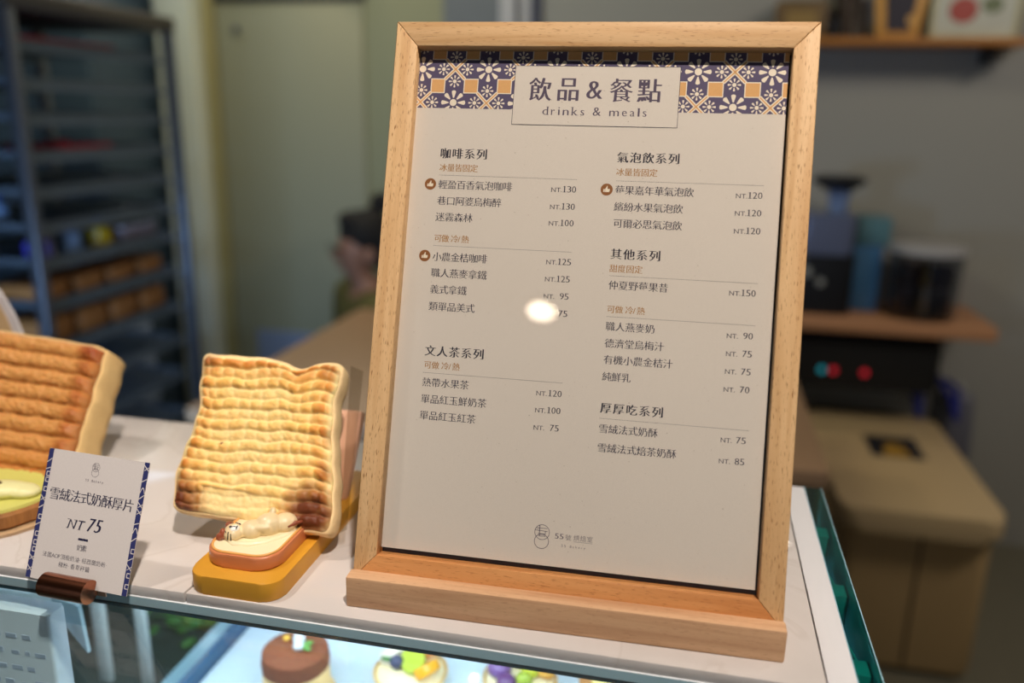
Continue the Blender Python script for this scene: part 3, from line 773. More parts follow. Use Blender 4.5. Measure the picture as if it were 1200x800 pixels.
# ================================================================== TOASTS
TOP = attr_mat('piped_topping', 0.5, .35, 700, .15)
CRUMB = mat('bread_crumb', (238, 208, 156), 0.8, var=.08, scale=160, bump=.6, bscale=700)
def toast(parent, P, N_, ridge, colour, thick, cru, res=(120, 140), rim=0.0022):
    """P(s,t) -> point of the front face, N_ its normal (towards viewer). Topping relief sits on a bread slab."""
    nx, ny = res
    bm = bmesh.new(); lay = bm.loops.layers.float_color.new('tone')
    g = []; cl = {}
    for j in range(ny + 1):
        row = []
        for i_ in range(nx + 1):
            s, t = i_ / nx, j / ny
            h = ridge(s, t); v = bm.verts.new(P(s, t) + N_ * h); cl[v] = colour(s, t, h); row.append(v)
        g.append(row)
    for j in range(ny):
        for i_ in range(nx): bm.faces.new((g[j][i_], g[j][i_ + 1], g[j + 1][i_ + 1], g[j + 1][i_]))
    # skirt of the topping, then close at the back
    ring = [g[0][k] for k in range(nx + 1)] + [g[j][nx] for j in range(1, ny + 1)] + [g[ny][k] for k in range(nx - 1, -1, -1)] + [g[j][0] for j in range(ny - 1, 0, -1)]
    par = [(k / nx, 0) for k in range(nx + 1)] + [(1, j / ny) for j in range(1, ny + 1)] + [(k / nx, 1) for k in range(nx - 1, -1, -1)] + [(0, j / ny) for j in range(ny - 1, 0, -1)]
    low = []
    for v, (s, t) in zip(ring, par):
        q = bm.verts.new(P(s, t) - N_ * .0004); cl[q] = cl[v]; low.append(q)
    n = len(ring)
    for k in range(n): bm.faces.new((ring[k], low[k], low[(k + 1) % n], ring[(k + 1) % n]))
    bm.faces.new(low)
    for f in bm.faces:
        for l in f.loops: l[lay] = tuple(lin(cl[l.vert])) + (1,)
    fin('topping', bm, TOP, parent, smooth=True)
    # bread slab, a little wider in the middle than the topping
    bm = bmesh.new(); cen = P(.5, .5); rings = []
    lv = [(-.0002, .99), (.0000, 1.012), (-.0012, 1.03), (-thick * .3, 1.038), (-thick * .7, 1.034), (-thick + .001, 1.015), (-thick, .97)]
    for d, sc in lv:
        rr = []
        for s, t in par[::2]:
            p = P(s, t); o_ = cen + (p - cen) * sc
            rr.append(bm.verts.new(o_ + N_ * (d + .0006 * noise.noise(p * 90))))
        rings.append(rr)
    m_ = len(rings[0])
    for A_, B_ in zip(rings, rings[1:]):
        for k in range(m_): bm.faces.new((A_[k], A_[(k + 1) % m_], B_[(k + 1) % m_], B_[k]))
    bm.faces.new(rings[0][::-1]); bm.faces.new(rings[-1])
    fin('bread_slab', bm, cru, parent, smooth=True)

def mixc(a, b, t): t = max(0, min(1, t)); return tuple(x + (y - x) * t for x, y in zip(a, b))

# --- right toast: piped wavy rows, leaning on the cat holder
t2 = thing('thick_toast', 'golden thick toast with wavy piped rows leaning on the sleeping cat holder', 'toast', (-0.25, 0.43, H + .014))
off = Vector(t2.location)
BL, BR, TL, TR = Vector((-.300, .415, 1.2225)), Vector((-.1985, .415, 1.2180)), Vector((-.3070, .475, 1.3035)), Vector((-.2145, .475, 1.3035))
N2 = (BR - BL).cross(TL - BL).normalized()
if N2.y > 0: N2 = -N2
def P2(s, t):
    p = BL * (1 - s) * (1 - t) + BR * s * (1 - t) + TL * (1 - s) * t + TR * s * t
    ex = (BR - BL).normalized(); ey = (TL - BL).normalized()
    rc = .10
    # rounded corners, uneven outline, saddle in the top edge
    cx, cy = s - .5, t - .5
    k = max(0, abs(cx) * 2 - (1 - rc)) / rc; l = max(0, abs(cy) * 2 - (1 - rc)) / rc
    rr = math.hypot(k, l)
    if k > 0 and l > 0:
        mxx = max(k, l); f = mxx / rr
        p += ex * (-(1 - f) * k * rc * .5 * .095) * (1 if cx > 0 else -1) + ey * (-(1 - f) * l * rc * .5 * .095) * (1 if cy > 0 else -1)
    p += ey * (-.0045 * math.exp(-((s - .70) / .09) ** 2) * max(0, t - .5) * 2)
    p += ex * (.0022 * noise.noise(Vector((t * 7, 3.1, 0))) * abs(cx) * 2 + .0022 * sin(t * 7.5) * cx * 2)
    p += ey * (.0016 * noise.noise(Vector((s * 6, 9.1, 0))))
    return p - off
def ridge2(s, t):
    rows = 15.0
    w_ = t + .026 * sin(s * 5.0 + .9) * (1 - t * .3) + .007 * sin(s * 17 + t * 9) - .018 * math.exp(-((s - .68) / .12) ** 2) * t + .006 * noise.noise(Vector((s * 9, t * 5, 1)))
    ph = (w_ * rows) % 1.0; row = math.floor(w_ * rows)
    prof = math.sqrt(max(0, 1 - (2 * ph - 1) ** 2))
    bx = s * 10.5 + .9 * sin(row * 2.7) + .9 * noise.noise(Vector((s * 4, row * 2.3, 0)))
    bead = abs(sin(pi * bx)) ** .7
    edge = min(1, min(s, 1 - s) / .05) ** .7 * min(1, min(t, 1 - t) / .03) ** .7
    centre = min(1, .62 + 1.1 * max(0, abs(s - .5) - .12) + .45 * max(0, t - .5))
    amp = (1.0 if row % 2 == 0 else .72) * centre * (1 + .25 * noise.noise(Vector((s * 6, row * 1.3, 7))))
    if t < .16 and .18 < s < .62: amp *= .35
    return (.0010 + .0044 * prof * (.52 + .48 * bead) * amp + .0005 * noise.noise(Vector((s * 40, t * 40, 0)))) * edge
def col2(s, t, h):
    n = noise.noise(Vector((s * 14, t * 14, 4))) * .5 + .5
    c = mixc((246, 220, 158), (238, 188, 100), (h - .0014) / .0034)
    e = max(abs(s - .5) * 2, abs(t - .5) * 2)
    brown = max(0, (e - .66) / .34) ** 1.3 * max(0, (h - .0020) / .0030) * (.5 + 1.0 * n)
    c = mixc(c, (206, 126, 48), brown * 1.3)
    c = mixc(c, (214, 140, 60), max(0, (t - .84) / .16) * max(0, h - .0018) / .003)
    for cx, cy, r, k in ((0.02, 0.03, .22, 1.7), (.88, .08, .22, 1.9), (.02, .97, .12, .9), (.95, .96, .10, .5), (1.0, .55, .07, .6), (.96, .34, .07, .7)):
        d = math.hypot((s - cx), (t - cy)) / r
        c = mixc(c, (104, 50, 22), max(0, 1 - d) * k * (.35 + .8 * n) * (.7 + .3 * min(1, h / .003)))
    if math.hypot((s - .25) * 1.0, t - .43) < .010: c = (120, 50, 20)
    return c
toast(t2, P2, N2, ridge2, col2, .0165, CRUMB)
# clear wrap peeking out behind the right edge
bm = bmesh.new()
q = [bm.verts.new(Vector(p) - off) for p in ((-.2105, .486, 1.3010), (-.2045, .492, 1.2960), (-.1935, .432, 1.2130), (-.1975, .430, 1.2110))]
bm.faces.new(q); wr = fin('clear_wrap', bm, pane('wrap_film', (236, 234, 230), 1.3, .2), t2)
so = wr.modifiers.new('thick', 'SOLIDIFY'); so.thickness = .0003

# --- left toast: straight crumbly ridges
CR1 = mat('bread_side', (220, 186, 128), 0.85, var=.18, scale=50, bump=1.0, bscale=500)
t1 = thing('thick_toast', 'browned thick toast with straight crumbly ridges behind the price card', 'toast', (-0.49, 0.49, H + .005))
off1 = Vector(t1.location)
bl, br, tl, tr = Vector((-.545, .452, 1.2060)), Vector((-.4080, .448, 1.2060)), Vector((-.560, .5300, 1.2925)), Vector((-.4240, .525, 1.2850))
N1 = (br - bl).cross(tl - bl).normalized()
if N1.y > 0: N1 = -N1
def P1(s, t):
    p = bl * (1 - s) * (1 - t) + br * s * (1 - t) + tl * (1 - s) * t + tr * s * t
    ex = (br - bl).normalized(); ey = (tl - bl).normalized()
    p += ex * (.0015 * noise.noise(Vector((t * 9, 2, 7)))) * (s - .5) * 2 + ey * (.0012 * noise.noise(Vector((s * 9, 6, 7)))) - ey * .003 * max(0, (s - .9) / .1) ** 2 * (t - .5) * 2
    return p - off1
def ridge1(s, t):
    rows = 9.0
    w_ = t + .006 * noise.noise(Vector((s * 7, t * 3, 2))) + .006 * sin(s * 3)
    ph = (w_ * rows) % 1.0
    prof = max(0, 1 - (2 * ph - 1) ** 2) ** .45
    end = 1.0 + .25 * math.exp(-((s - .93) / .05) ** 2)
    edge = min(1, min(s, 1 - s) / .04) ** .6 * min(1, min(t, 1 - t) / .02)
    return (.0004 + .0056 * prof * end + .0011 * noise.noise(Vector((s * 46, t * 46, 0))) + .0006 * noise.noise(Vector((s * 110, t * 110, 3))) + .0008 * noise.noise(Vector((s * 18, t * 22, 5)))) * edge
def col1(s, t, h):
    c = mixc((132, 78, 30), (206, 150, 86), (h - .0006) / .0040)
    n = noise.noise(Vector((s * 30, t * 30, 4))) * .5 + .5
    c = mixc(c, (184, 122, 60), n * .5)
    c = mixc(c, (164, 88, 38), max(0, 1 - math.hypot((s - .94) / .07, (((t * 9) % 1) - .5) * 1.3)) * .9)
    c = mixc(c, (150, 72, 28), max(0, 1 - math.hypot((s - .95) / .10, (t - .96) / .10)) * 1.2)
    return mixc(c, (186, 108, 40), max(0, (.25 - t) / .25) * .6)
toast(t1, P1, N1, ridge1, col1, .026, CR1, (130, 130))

# --- tan paper sleeve far left
sl = thing('paper_sleeve', 'tan paper sleeve with a curved white edge behind the left toast', 'paper sleeve', (-0.589, 0.588, H))
def sleeve(x1, inset):
    pts = [(-.14, 0)]
    for k in range(17):
        z = .165 * k / 16 - (inset if k == 16 else 0); pts.append((x1 - inset - .048 * max(0, (z - .05) / .09) ** 2, z))
    return pts + [(-.14, .165 - inset)]
prism('white_edge', sleeve(.0360, 0), -.0010, .0010, mat('sleeve_white', (200, 196, 200), 0.5), sl, 'xz')
prism('tan_panel', sleeve(.0360, .0085), -.0016, -.0011, mat('sleeve_tan', (188, 160, 120), 0.7), sl, 'xz')

# ================================================================== CAT HOLDER
YEL = mat('yellow_paint', (206, 148, 44), 0.42, var=.06, scale=40)
hd = thing('toast_holder', 'yellow rounded wooden holder board under the wavy toast', 'holder', (-0.235, 0.43, H))
prism('board', rrect(-.0270, .0285, -.0645, .088, .011, 8), 0, .0115, YEL, hd, bev=.0010)
PINKW = mat('pink_wood', (206, 160, 132), 0.6, var=.06, scale=60)
bm = bmesh.new(); a_box(bm, -.018, .0235, .0, .007, 0, .062, .002)
xf(bm, bm.verts[:], Matrix.Translation((0, .041, .0116)) @ Matrix.Rotation(-.62, 4, 'X'))
fin('backrest', bm, PINKW, hd, angle=35)
FZ = .0116
CRUST = mat('figurine_crust', (206, 128, 84), 0.35, var=.1, scale=90, coat=.3)
CREM = mat('figurine_cream', (240, 226, 188), 0.35, var=.03, coat=.3)
fg = empty('bread_figure', (0, 0, 0)); fg.parent = hd
# outline of the little bread slice
FO_ = rrect(-.0235, .0215, -.0540, .006, .0135, 8)
bm = bmesh.new(); a_prism(bm, FO_, FZ, FZ + .0085, 'xy', .0014, 3); fin('crust', bm, CRUST, fg, angle=50)
FI = rrect(-.0215, .0195, -.0520, .004, .0118, 8)
bm = bmesh.new(); a_prism(bm, FI, FZ + .0070, FZ + .0090, 'xy', .0006, 2); fin('cream_face', bm, CREM, fg, angle=50)
bm = bmesh.new(); loop = FI + [FI[0]]
a_tube(bm, [(a, b, FZ + .0088) for a, b in FI] + [(FI[0][0], FI[0][1], FZ + .0088)], .0008, 6, False)
fin('crust_rim', bm, mat('crust_rim', (226, 166, 92), 0.4), fg, smooth=True)
prof = [(-.016, -.040), (-.008, -.0445), (0, -.043), (.008, -.038), (.014, -.030), (.019, -.020)]
bm = bmesh.new(); a_tube(bm, [(a, b + .0015, FZ + .0084) for a, b in prof], [.0014, .0022, .0024, .0022, .0020, .0010], 10)
fin('cream_fold', bm, CREM, fg, smooth=True)
CATM = mat('cat_beige', (226, 206, 164), 0.35, var=.04, coat=.4)
Z = FZ + .0105
R = Matrix.Rotation
hx, hy = -.0130, -.0350
blob('cat_body', [((hx, hy, Z + .0010), (.0058, .0070, .0050), R(.35, 3, 'Z')), ((-.004, -.0295, Z + .0014), (.0072, .0068, .0056), R(.5, 3, 'Z')),
                  ((.0035, -.0240, Z + .0024), (.0082, .0074, .0072), R(.6, 3, 'Z')), ((.011, -.0180, Z + .0016), (.0078, .0068, .0062), R(.7, 3, 'Z')),
                  ((.004, -.0185, Z + .0090), (.0020, .0030, .0022), R(.4, 3, 'Z')), ((.003, -.0310, Z + .0040), (.0056, .0020, .0020), R(.3, 3, 'Z')),
                  ((.016, -.012, Z + .0004), (.0050, .0022, .0022), R(.8, 3, 'Z')), ((-.0135, -.0290, Z + .0020), (.0016, .0020, .0018))], CATM, fg, .0006, 4)
BRN = mat('cat_brown', (142, 72, 46), 0.35, coat=.5)
blob('cat_cap', [((hx - .0045, hy + .0035, Z + .0018), (.0026, .0030, .0040), R(.3, 3, 'Z')), ((hx - .0048, hy - .0030, Z + .0010), (.0022, .0032, .0038), R(.5, 3, 'Z')), ((hx - .0062, hy + .0052, Z + .0020), (.0022, .0016, .0026)), ((hx - .0058, hy - .0056, Z + .0002), (.0022, .0016, .0026))], BRN, fg, .0005, 3)
ell('cat_muzzle', (hx + .0018, hy - .0012, Z + .0046), (.0028, .0032, .0018), mat('muzzle_white', (246, 244, 236), 0.35), fg)
INKB = mat('cat_ink', (34, 24, 24), 0.4)
ell('cat_nose', (hx + .0000, hy - .0026, Z + .0062), (.0008, .0009, .0006), INKB, fg)
for a, b in (((.0008, -.0026), (.0036, -.0018)), ((.0034, -.0006), (.0038, -.0032)), ((-.0026, .0030), (-.0012, .0028)), ((-.0006, .0042), (.0002, .0060)), ((.0012, .0048), (.0014, .0066)), ((-.0024, -.0046), (-.0014, -.0056)), ((.0002, -.0054), (.0004, -.0072)), ((.0018, -.0058), (.0026, -.0074))):
    def dome(x, y):
        base = [((hx, hy, Z + .0010), (.0058, .0070, .0050)), ((hx + .0018, hy - .0012, Z + .0046), (.0028, .0032, .0018))]; best = Z
        for c, r in base:
            q = 1 - ((x - c[0]) / r[0]) ** 2 - ((y - c[1]) / r[1]) ** 2
            if q > 0: best = max(best, c[2] + r[2] * math.sqrt(q))
        return best
    p = [(hx + a[0] + (b[0] - a[0]) * t, hy + a[1] + (b[1] - a[1]) * t) for t in (0, .5, 1)]
    tube('face_mark', [(x, y, dome(x, y) + .0001) for x, y in p], .00032, INKB, fg, 6)
bm = bmesh.new(); a_tube(bm, [(.0150, -.0225, Z + .0020), (.0180, -.0185, Z + .0030), (.0215, -.0150, Z + .0026)], [.0009, .0013, .0008], 8); fin('cat_tail', bm, BRN, fg, smooth=True)

# --- bark edged holder under the left toast
BARK = mat('bark', (148, 98, 50), 0.7, var=.75, scale=130, bump=1.0, bscale=300, stretch=(1, 1, .15))
bk = thing('toast_holder', 'round bark edged holder with pale green top under the left toast', 'holder', (-0.4445, 0.4265, H))
lathe('clear_plate', [(0, 0), (.052, 0), (.053, .0025), (.050, .0028), (0, .0028)], mat('plate_rim', (190, 160, 124), 0.25, var=.05), bk, 48)
lathe('bark_ring', [(0, .003), (.047, .003), (.0490, .005), (.0485, .012), (.0465, .0135), (0, .0135)], BARK, bk, 48, wob=lambda a, z: 1 + .010 * sin(17 * a) + .006 * sin(41 * a + 2))
lathe('green_top', [(0, .0136), (.0455, .0136), (.0450, .0155), (0, .0160)], mat('pale_green', (206, 204, 110), 0.4, coat=.3), bk, 48)
blob('animal_figure', [((.012, -.012, .019), (.026, .011, .0055), R(.35, 3, 'Z')), ((.030, -.006, .018), (.012, .009, .0045)), ((-.012, -.018, .019), (.016, .012, .006))], mat('pale_green_cream', (226, 222, 164), 0.35, coat=.3), bk, .001, 4)
ell('brown_patch', (.012, -.012, .0243), (.0075, .0030, .0010), mat('dark_brown_paint', (86, 62, 32), 0.5), bk, R(.2, 3, 'Z'))

# ================================================================== TABLE BEHIND
TW = mat('table_wood', (148, 118, 90), 0.5, var=.10, scale=6, stretch=(1, 8, 8))
tbl = thing('wood_table', 'wide brown wooden work table behind the display case', 'table', (-0.37, 1.98, 0))
box('table_top', -.64, .645, -.515, .44, .815, .85, TW, tbl, bev=.004)
TD = mat('table_dark', (92, 64, 50), 0.6)
box('front_panel', -.62, .63, -.50, -.48, .05, .814, TD, tbl)
for sx_ in (-.61, .575):
    for sy_ in (-.475, .38): box('leg', sx_, sx_ + .05, sy_, sy_ + .05, 0, .8145, TD, tbl, bev=.003)

# ================================================================== BAKERY RACK
rk = thing('bakery_rack', 'tall steel bakery tray rack at the far left', 'rack', (-1.715, 1.965, 0))
for sx_ in (.2, -.23):
    for sy_ in (-.30, .29): box('post', sx_, sx_ + .028, sy_ - .014, sy_ + .014, .09, 1.70, STEEL, rk, bev=.003)
box('top_frame', -.232, .230, -.316, .306, 1.66, 1.70, mat('rack_top_dark', (70, 66, 62), 0.5, .5), rk, bev=.003)
DT = mat('tray_metal', (104, 116, 130), 0.4, 0.6, var=.15)
zs = [1.585, 1.50, 1.42, 1.335, 1.25, 1.165, 1.08, .975, .865, .76, .65, .52, .36]
for z in zs:
    for sx_ in (.186, -.198): box('tray_runner', sx_, sx_ + .013, -.284, .274, z - .012, z - .001, DT, rk)
    bm = bmesh.new()
    a_box(bm, -.180, .182, -.270, .262, z, z + .003); a_box(bm, -.182, -.178, -.270, .262, z, z + .016); a_box(bm, .179, .183, -.270, .262, z, z + .016)
    a_box(bm, -.180, .182, -.272, -.268, z, z + .016); a_box(bm, -.180, .182, .260, .264, z, z + .016)
    fin('tray', bm, DT, rk)
for sx_ in (.214, -.216):
    for sy_ in (-.30, .29):
        lathe('caster', [(0, 0), (.028, .005), (.030, .03), (.028, .06), (.010, .088), (0, .088)], BLACK, rk, 14, (sx_, sy_, 0), .5, 1)
RX, RY = -1.715, 1.965
LOAF = mat('loaf_brown', (150, 100, 54), 0.6, var=.2, scale=30)
def loaf(label, x, y, z, lx, ly, h, group):
    t = thing('bread_loaf', label, 'bread', (x, y, z), 0, group)
    bm = bmesh.new(); a_box(bm, -lx / 2, lx / 2, -ly / 2, ly / 2, 0, h, min(lx, ly, h) * .3, 4)
    for v in bm.verts: v.co.z += .004 * sin(v.co.y * 60) * (v.co.z / h)
    fin('crumb', bm, LOAF, t, smooth=True)
for k in range(4):
    pos = ('nearest the left post', 'second from the left post', 'third from the left post', 'nearest the right post')[k]
    loaf('brown loaf on the upper bread tray, ' + pos, RX + .10, RY - .20 + .13 * k, .978, .13, .105, .050, 'loaves on the upper bread tray')
    loaf('tan loaf on the lower bread tray, ' + pos, RX + .10, RY - .20 + .13 * k, .868, .13, .115, .070, 'loaves on the lower bread tray')
REDM = mat('red_plastic', (170, 24, 48), 0.4)
t = thing('red_lid', 'long red plastic lid on the top rack tray', 'lid', (RX + .06, RY - .06, 1.588))
prism('lid_plate', rrect(-.10, .10, -.19, .20, .02), 0, .022, REDM, t, bev=.004); box('lid_grip', -.03, .03, -.03, .03, .0222, .032, REDM, t, bev=.003)
t = thing('red_lid', 'smaller red plastic lid on a middle rack tray', 'lid', (RX + .08, RY - .03, 1.338))
prism('lid_plate', rrect(-.09, .09, -.10, .11, .02), 0, .020, REDM, t, bev=.004); box('lid_grip', -.02, .02, -.02, .02, .0202, .030, REDM, t, bev=.003)
def bottle(label, x, y, z, col, h=.085, r=.026):
    t = thing('bottle', label, 'bottle', (x, y, z), 0, 'bottles on the rack')
    lathe('bottle_body', [(0, 0), (r, 0), (r, h * .6), (r * .45, h * .78), (r * .4, h * .85), (0, h * .85)], mat('bottle_%d' % col[0], col, 0.25), t, 16)
    lathe('cap', [(0, h * .851), (r * .5, h * .851), (r * .5, h), (0, h)], mat('cap_blue', (70, 96, 170), 0.4), t, 12)
bottle('yellow bottle on the tray above the loaves', RX + .13, RY + .02, 1.083, (186, 160, 30), .08, .032)
bottle('clear bluish bottle left of the yellow bottle', RX + .13, RY - .09, 1.083, (120, 150, 190), .085)
bottle('violet blue bottle beside the near rack post', RX + .14, RY - .215, 1.083, (70, 66, 190), .075, .03)
bottle('dark red bottle near the left frame edge', RX + .02, RY - .20, 1.168, (120, 24, 30), .07, .03)
bottle('pale silver bottle between the clear and violet ones', RX + .10, RY - .15, 1.083, (190, 196, 214), .07, .024)
t = thing('clear_tub', 'shallow pale tub on the rack tray over the loaves, by the far post', 'tub', (RX + .11, RY + .16, 1.083))
prism('tub_body', rrect(-.05, .05, -.08, .08, .015), 0, .04, mat('tub_grey', (120, 112, 124), 0.3), t, bev=.003); prism('tub_lid', rrect(-.053, .053, -.083, .083, .016), .0402, .047, mat('tub_lid', (170, 170, 184), 0.3), t)
SACK = mat('sack_white', (150, 168, 196), 0.7, var=.1, scale=12)
for k, (x, y, z, lb) in enumerate(((-1.97, 2.402, 0.0, 'bluish white flour sack behind the rack, lower one'), (-1.97, 2.402, .41, 'bluish white flour sack behind the rack, on top'))):
    t = thing('flour_sack', lb, 'sack', (x, y, z), .1 * k, 'flour sacks by the rack')
    bm = bmesh.new(); a_box(bm, -.17, .17, -.12, .12, 0, .40, .07, 5)
    for v in bm.verts: v.co += Vector((.012 * sin(v.co.z * 30), .010 * sin(v.co.z * 24 + v.co.x * 20), 0))
    fin('sack_body', bm, SACK, t, smooth=True)
    tube('seam', [(-.15, 0, .400), (0, .005, .404), (.15, 0, .400)], .004, WHITE, t, 6)
bc = thing('blue_cabinet', 'tall bluish grey cabinet behind the rack', 'cabinet', (-2.32, 2.62, 0))
BCM = mat('cabinet_blue', (58, 74, 88), 0.5)
box('cabinet_body', -.33, .33, -.06, .33, 0, 2.1, BCM, bc, bev=.005)
for sx_ in (-.325, .003):
    d_ = box('cabinet_door', sx_, sx_ + .322, -.080, -.061, .05, 2.08, mat('cabinet_door', (66, 84, 100), 0.4), bc, bev=.003)
    tube('handle', [(sx_ + (.29 if sx_ < 0 else .03), -.09, 1.0), (sx_ + (.29 if sx_ < 0 else .03), -.09, 1.2)], .006, STEEL, d_)

# ================================================================== RIGHT WALL THINGS
OAK = mat('oak_shelf', (186, 134, 96), 0.5, var=.12, scale=6, stretch=(1, 10, 10))
sh = thing('wall_shelf', 'lower wooden wall shelf carrying the coffee grinder and jar', 'shelf', (0.35, 2.84, 0.815))
box('board', -.62, .575, -.16, .16, 0, .042, OAK, sh, bev=.004)
for x in (-.5, .42): box('bracket', x, x + .02, -.02, .16, -.10, -.001, DARK, sh)
gr = thing('coffee_grinder', 'dark coffee grinder with a black hopper lid on the wall shelf', 'grinder', (0.425, 2.80, 0.857))
prism('body', rrect(-.085, .082, -.075, .075, .02), 0, .19, BLACK, gr, bev=.012, seg=3)
prism('upper_body', rrect(-.085, .070, -.07, .07, .02), .1902, .315, mat('grinder_grey', (104, 112, 140), 0.3, .3), gr, bev=.010, seg=3)
lathe('hopper', [(0, .316), (.030, .316), (.030, .34), (.036, .385), (0, .385)], mat('hopper_clear', (110, 130, 170), 0.15), gr, 20, (.02, 0, 0))
lathe('hopper_lid', [(0, .386), (.045, .386), (.080, .410), (.082, .422), (.060, .430), (0, .431)], BLACK, gr, 28, (.015, 0, 0))
for x, z, r in ((-.062, .135, .015), (-.018, .105, .012)):
    q = lathe('dial', [(0, 0), (r, 0), (r, .008), (0, .010)], mat('dial_grey', (150, 150, 146), 0.4), gr, 16); q.rotation_euler = (pi / 2, 0, 0); q.location = (x, -.0755, z)
bb = thing('blue_box', 'pale teal plastic box between the grinder and the jar', 'box', (0.555, 2.86, 0.857))
box('box_body', -.045, .045, -.05, .05, 0, .215, mat('teal_box', (64, 110, 150), 0.3), bb, bev=.006)
box('box_lid', -.040, .060, -.055, .055, .2152, .305, mat('teal_lid', (86, 124, 134), 0.3), bb, bev=.006)
jr = thing('storage_jar', 'large clear storage jar with a pale lid on the wall shelf', 'jar', (0.725, 2.80, 0.857))
lathe('jar_body', [(0, 0), (.098, 0), (.106, .01), (.110, .20), (.104, .204), (.100, .012), (0, .010)], pane('jar_plastic', (226, 228, 232), 1.5, .05), jr, 40)
lathe('jar_lid', [(0, .226), (.07, .235), (.112, .226), (.116, .208), (.112, .2045), (0, .2045)], mat('jar_lid', (168, 166, 168), 0.35), jr, 40)
for k, (x, y, z, c) in enumerate(((-.05, -.02, .012, (24, 24, 34)), (.045, -.03, .012, (26, 26, 40)), (-.005, .035, .012, (60, 50, 24)), (-.045, -.02, .094, (30, 28, 40)), (.045, -.03, .094, (36, 34, 50)), (-.003, .0, .094, (140, 110, 40)))):
    t = thing('coffee_pouch', ('dark', 'navy', 'olive', 'black', 'slate', 'gold')[k] + ' pouch packed inside the clear storage jar', 'pouch', (0.725 + x, 2.80 + y, 0.857 + z), 0, 'pouches in the jar')
    bm = bmesh.new(); a_box(bm, -.018 - .014 * (k % 3 != 2), .018 + .014 * (k % 3 != 2), -.014, .014, 0, .078, .008, 3); fin('pouch_body', bm, mat('pouch_%d' % k, c, 0.25), t, smooth=True)
    box('pouch_seal', -.016, .016, -.002, .002, .0785, .0805, mat('pouch_seal', (120, 120, 150), 0.3), t)
mc = thing('black_appliance', 'black machine with red and cyan lights under the wall shelf', 'appliance', (0.33, 2.80, 0.62))
prism('body', rrect(-.55, .47, -.07, .18, .03), 0, .155, mat('appliance_black', (16, 16, 19), 0.5), mc, bev=.015, seg=3)
for x, c in ((.115, (40, 170, 190)), (.150, (230, 40, 60)), (.245, (230, 40, 60))):
    q = lathe('indicator_light', [(0, 0), (.011, 0), (.009, .004), (0, .005)], mat('ind_%d' % c[0], c, 0.4, emit=.35), mc, 14); q.rotation_euler = (pi / 2, 0, 0); q.location = (x, -.0705, .055)
box('foot_rail', -.5, .42, 0.16, .195, -.02, .12, DARK, mc)
box('mount', -.5, .42, .0, .16, .1552, .194, DARK, mc)
for k, (x, c, lb) in enumerate(((.775, (24, 36, 120), 'blue cable loop left under the machine'), (.835, (16, 18, 22), 'black cable hanging under the machine end'), (.888, (22, 34, 130), 'blue cable loop rightmost under the machine'))):
    pts = [(x - .03, 2.86, .612) if k < 2 else (.802, 2.86, .68), (x - .015, 2.84, .58), (x, 2.83, .52 - .06 * (k == 1)), (x + .012, 2.84, .50 - .05 * (k == 1)), (x + .015, 2.88, .60), (x - .01, 2.93, .612)]
    tag(tube('cable', pts, .010, mat('cable_%d' % k, c, 0.5)), lb, 'cable', 'cables under the machine')
bg = thing('plastic_bag', 'pale clear plastic bag hanging on the wall behind the bin', 'bag', (0.935, 2.94, 0.33))
bm = bmesh.new(); a_box(bm, -.05, .05, -.025, .03, 0, .24, .02, 4)
for v in bm.verts: v.co.x *= 1 - .9 * max(0, v.co.z - .12); v.co += Vector((.006 * sin(v.co.z * 50), .006 * sin(v.co.x * 80), 0))
fin('bag_body', bm, mat('bag_film', (130, 130, 146), 0.3, trans=.3), bg, smooth=True)
tube('bag_loop', [(-.02, 0, .23), (0, .03, .27), (.02, 0, .23)], .003, WHITE, bg, 6)

# bin
BINM = mat('bin_beige', (200, 174, 134), 0.4, var=.03, scale=5)
BINSHADE = mat('bin_body', (180, 150, 106), 0.5, var=.04, scale=5)  # same plastic as the lid, its shade put into a darker colour
bn = thing('lidded_bin', 'large beige bin with rounded lid and dark square emblem against the wall', 'bin', (0.628, 2.485, 0))
prism('bin_body', rrect(-.175, .195, -.345, .375, .04), .02, .425, BINSHADE, bn, bev=.006)
prism('bin_plinth', rrect(-.155, .175, -.32, .36, .03), 0, .0198, DARK, bn)
prism('rim_gap', rrect(-.180, .198, -.350, .378, .04), .4252, .436, BLACK, bn)
lid = prism('bin_lid', rrect(-.200, .203, -.395, .385, .055), .4362, .50, BINM, bn, bev=.018, seg=4)
box('front_seam', .015, .021, -.3475, -.3445, .03, .42, mat('seam_dark', (70, 54, 34), 0.6), bn)
em = box('emblem_plate', -.075, .075, -.085, .085, .5000, .5012, mat('emblem_dark', (34, 36, 44), 0.4), lid, bev=.0004); em.location = (.02, .065, 0)
bm = bmesh.new(); a_prism(bm, [(-.03, -.06), (.045, -.06), (.040, .01), (.012, .05), (-.020, .02)], .5014, .5020); e2 = fin('emblem_mark', bm, mat('emblem_gold', (170, 130, 52), 0.5), lid); e2.location = (.01, .045, 0)

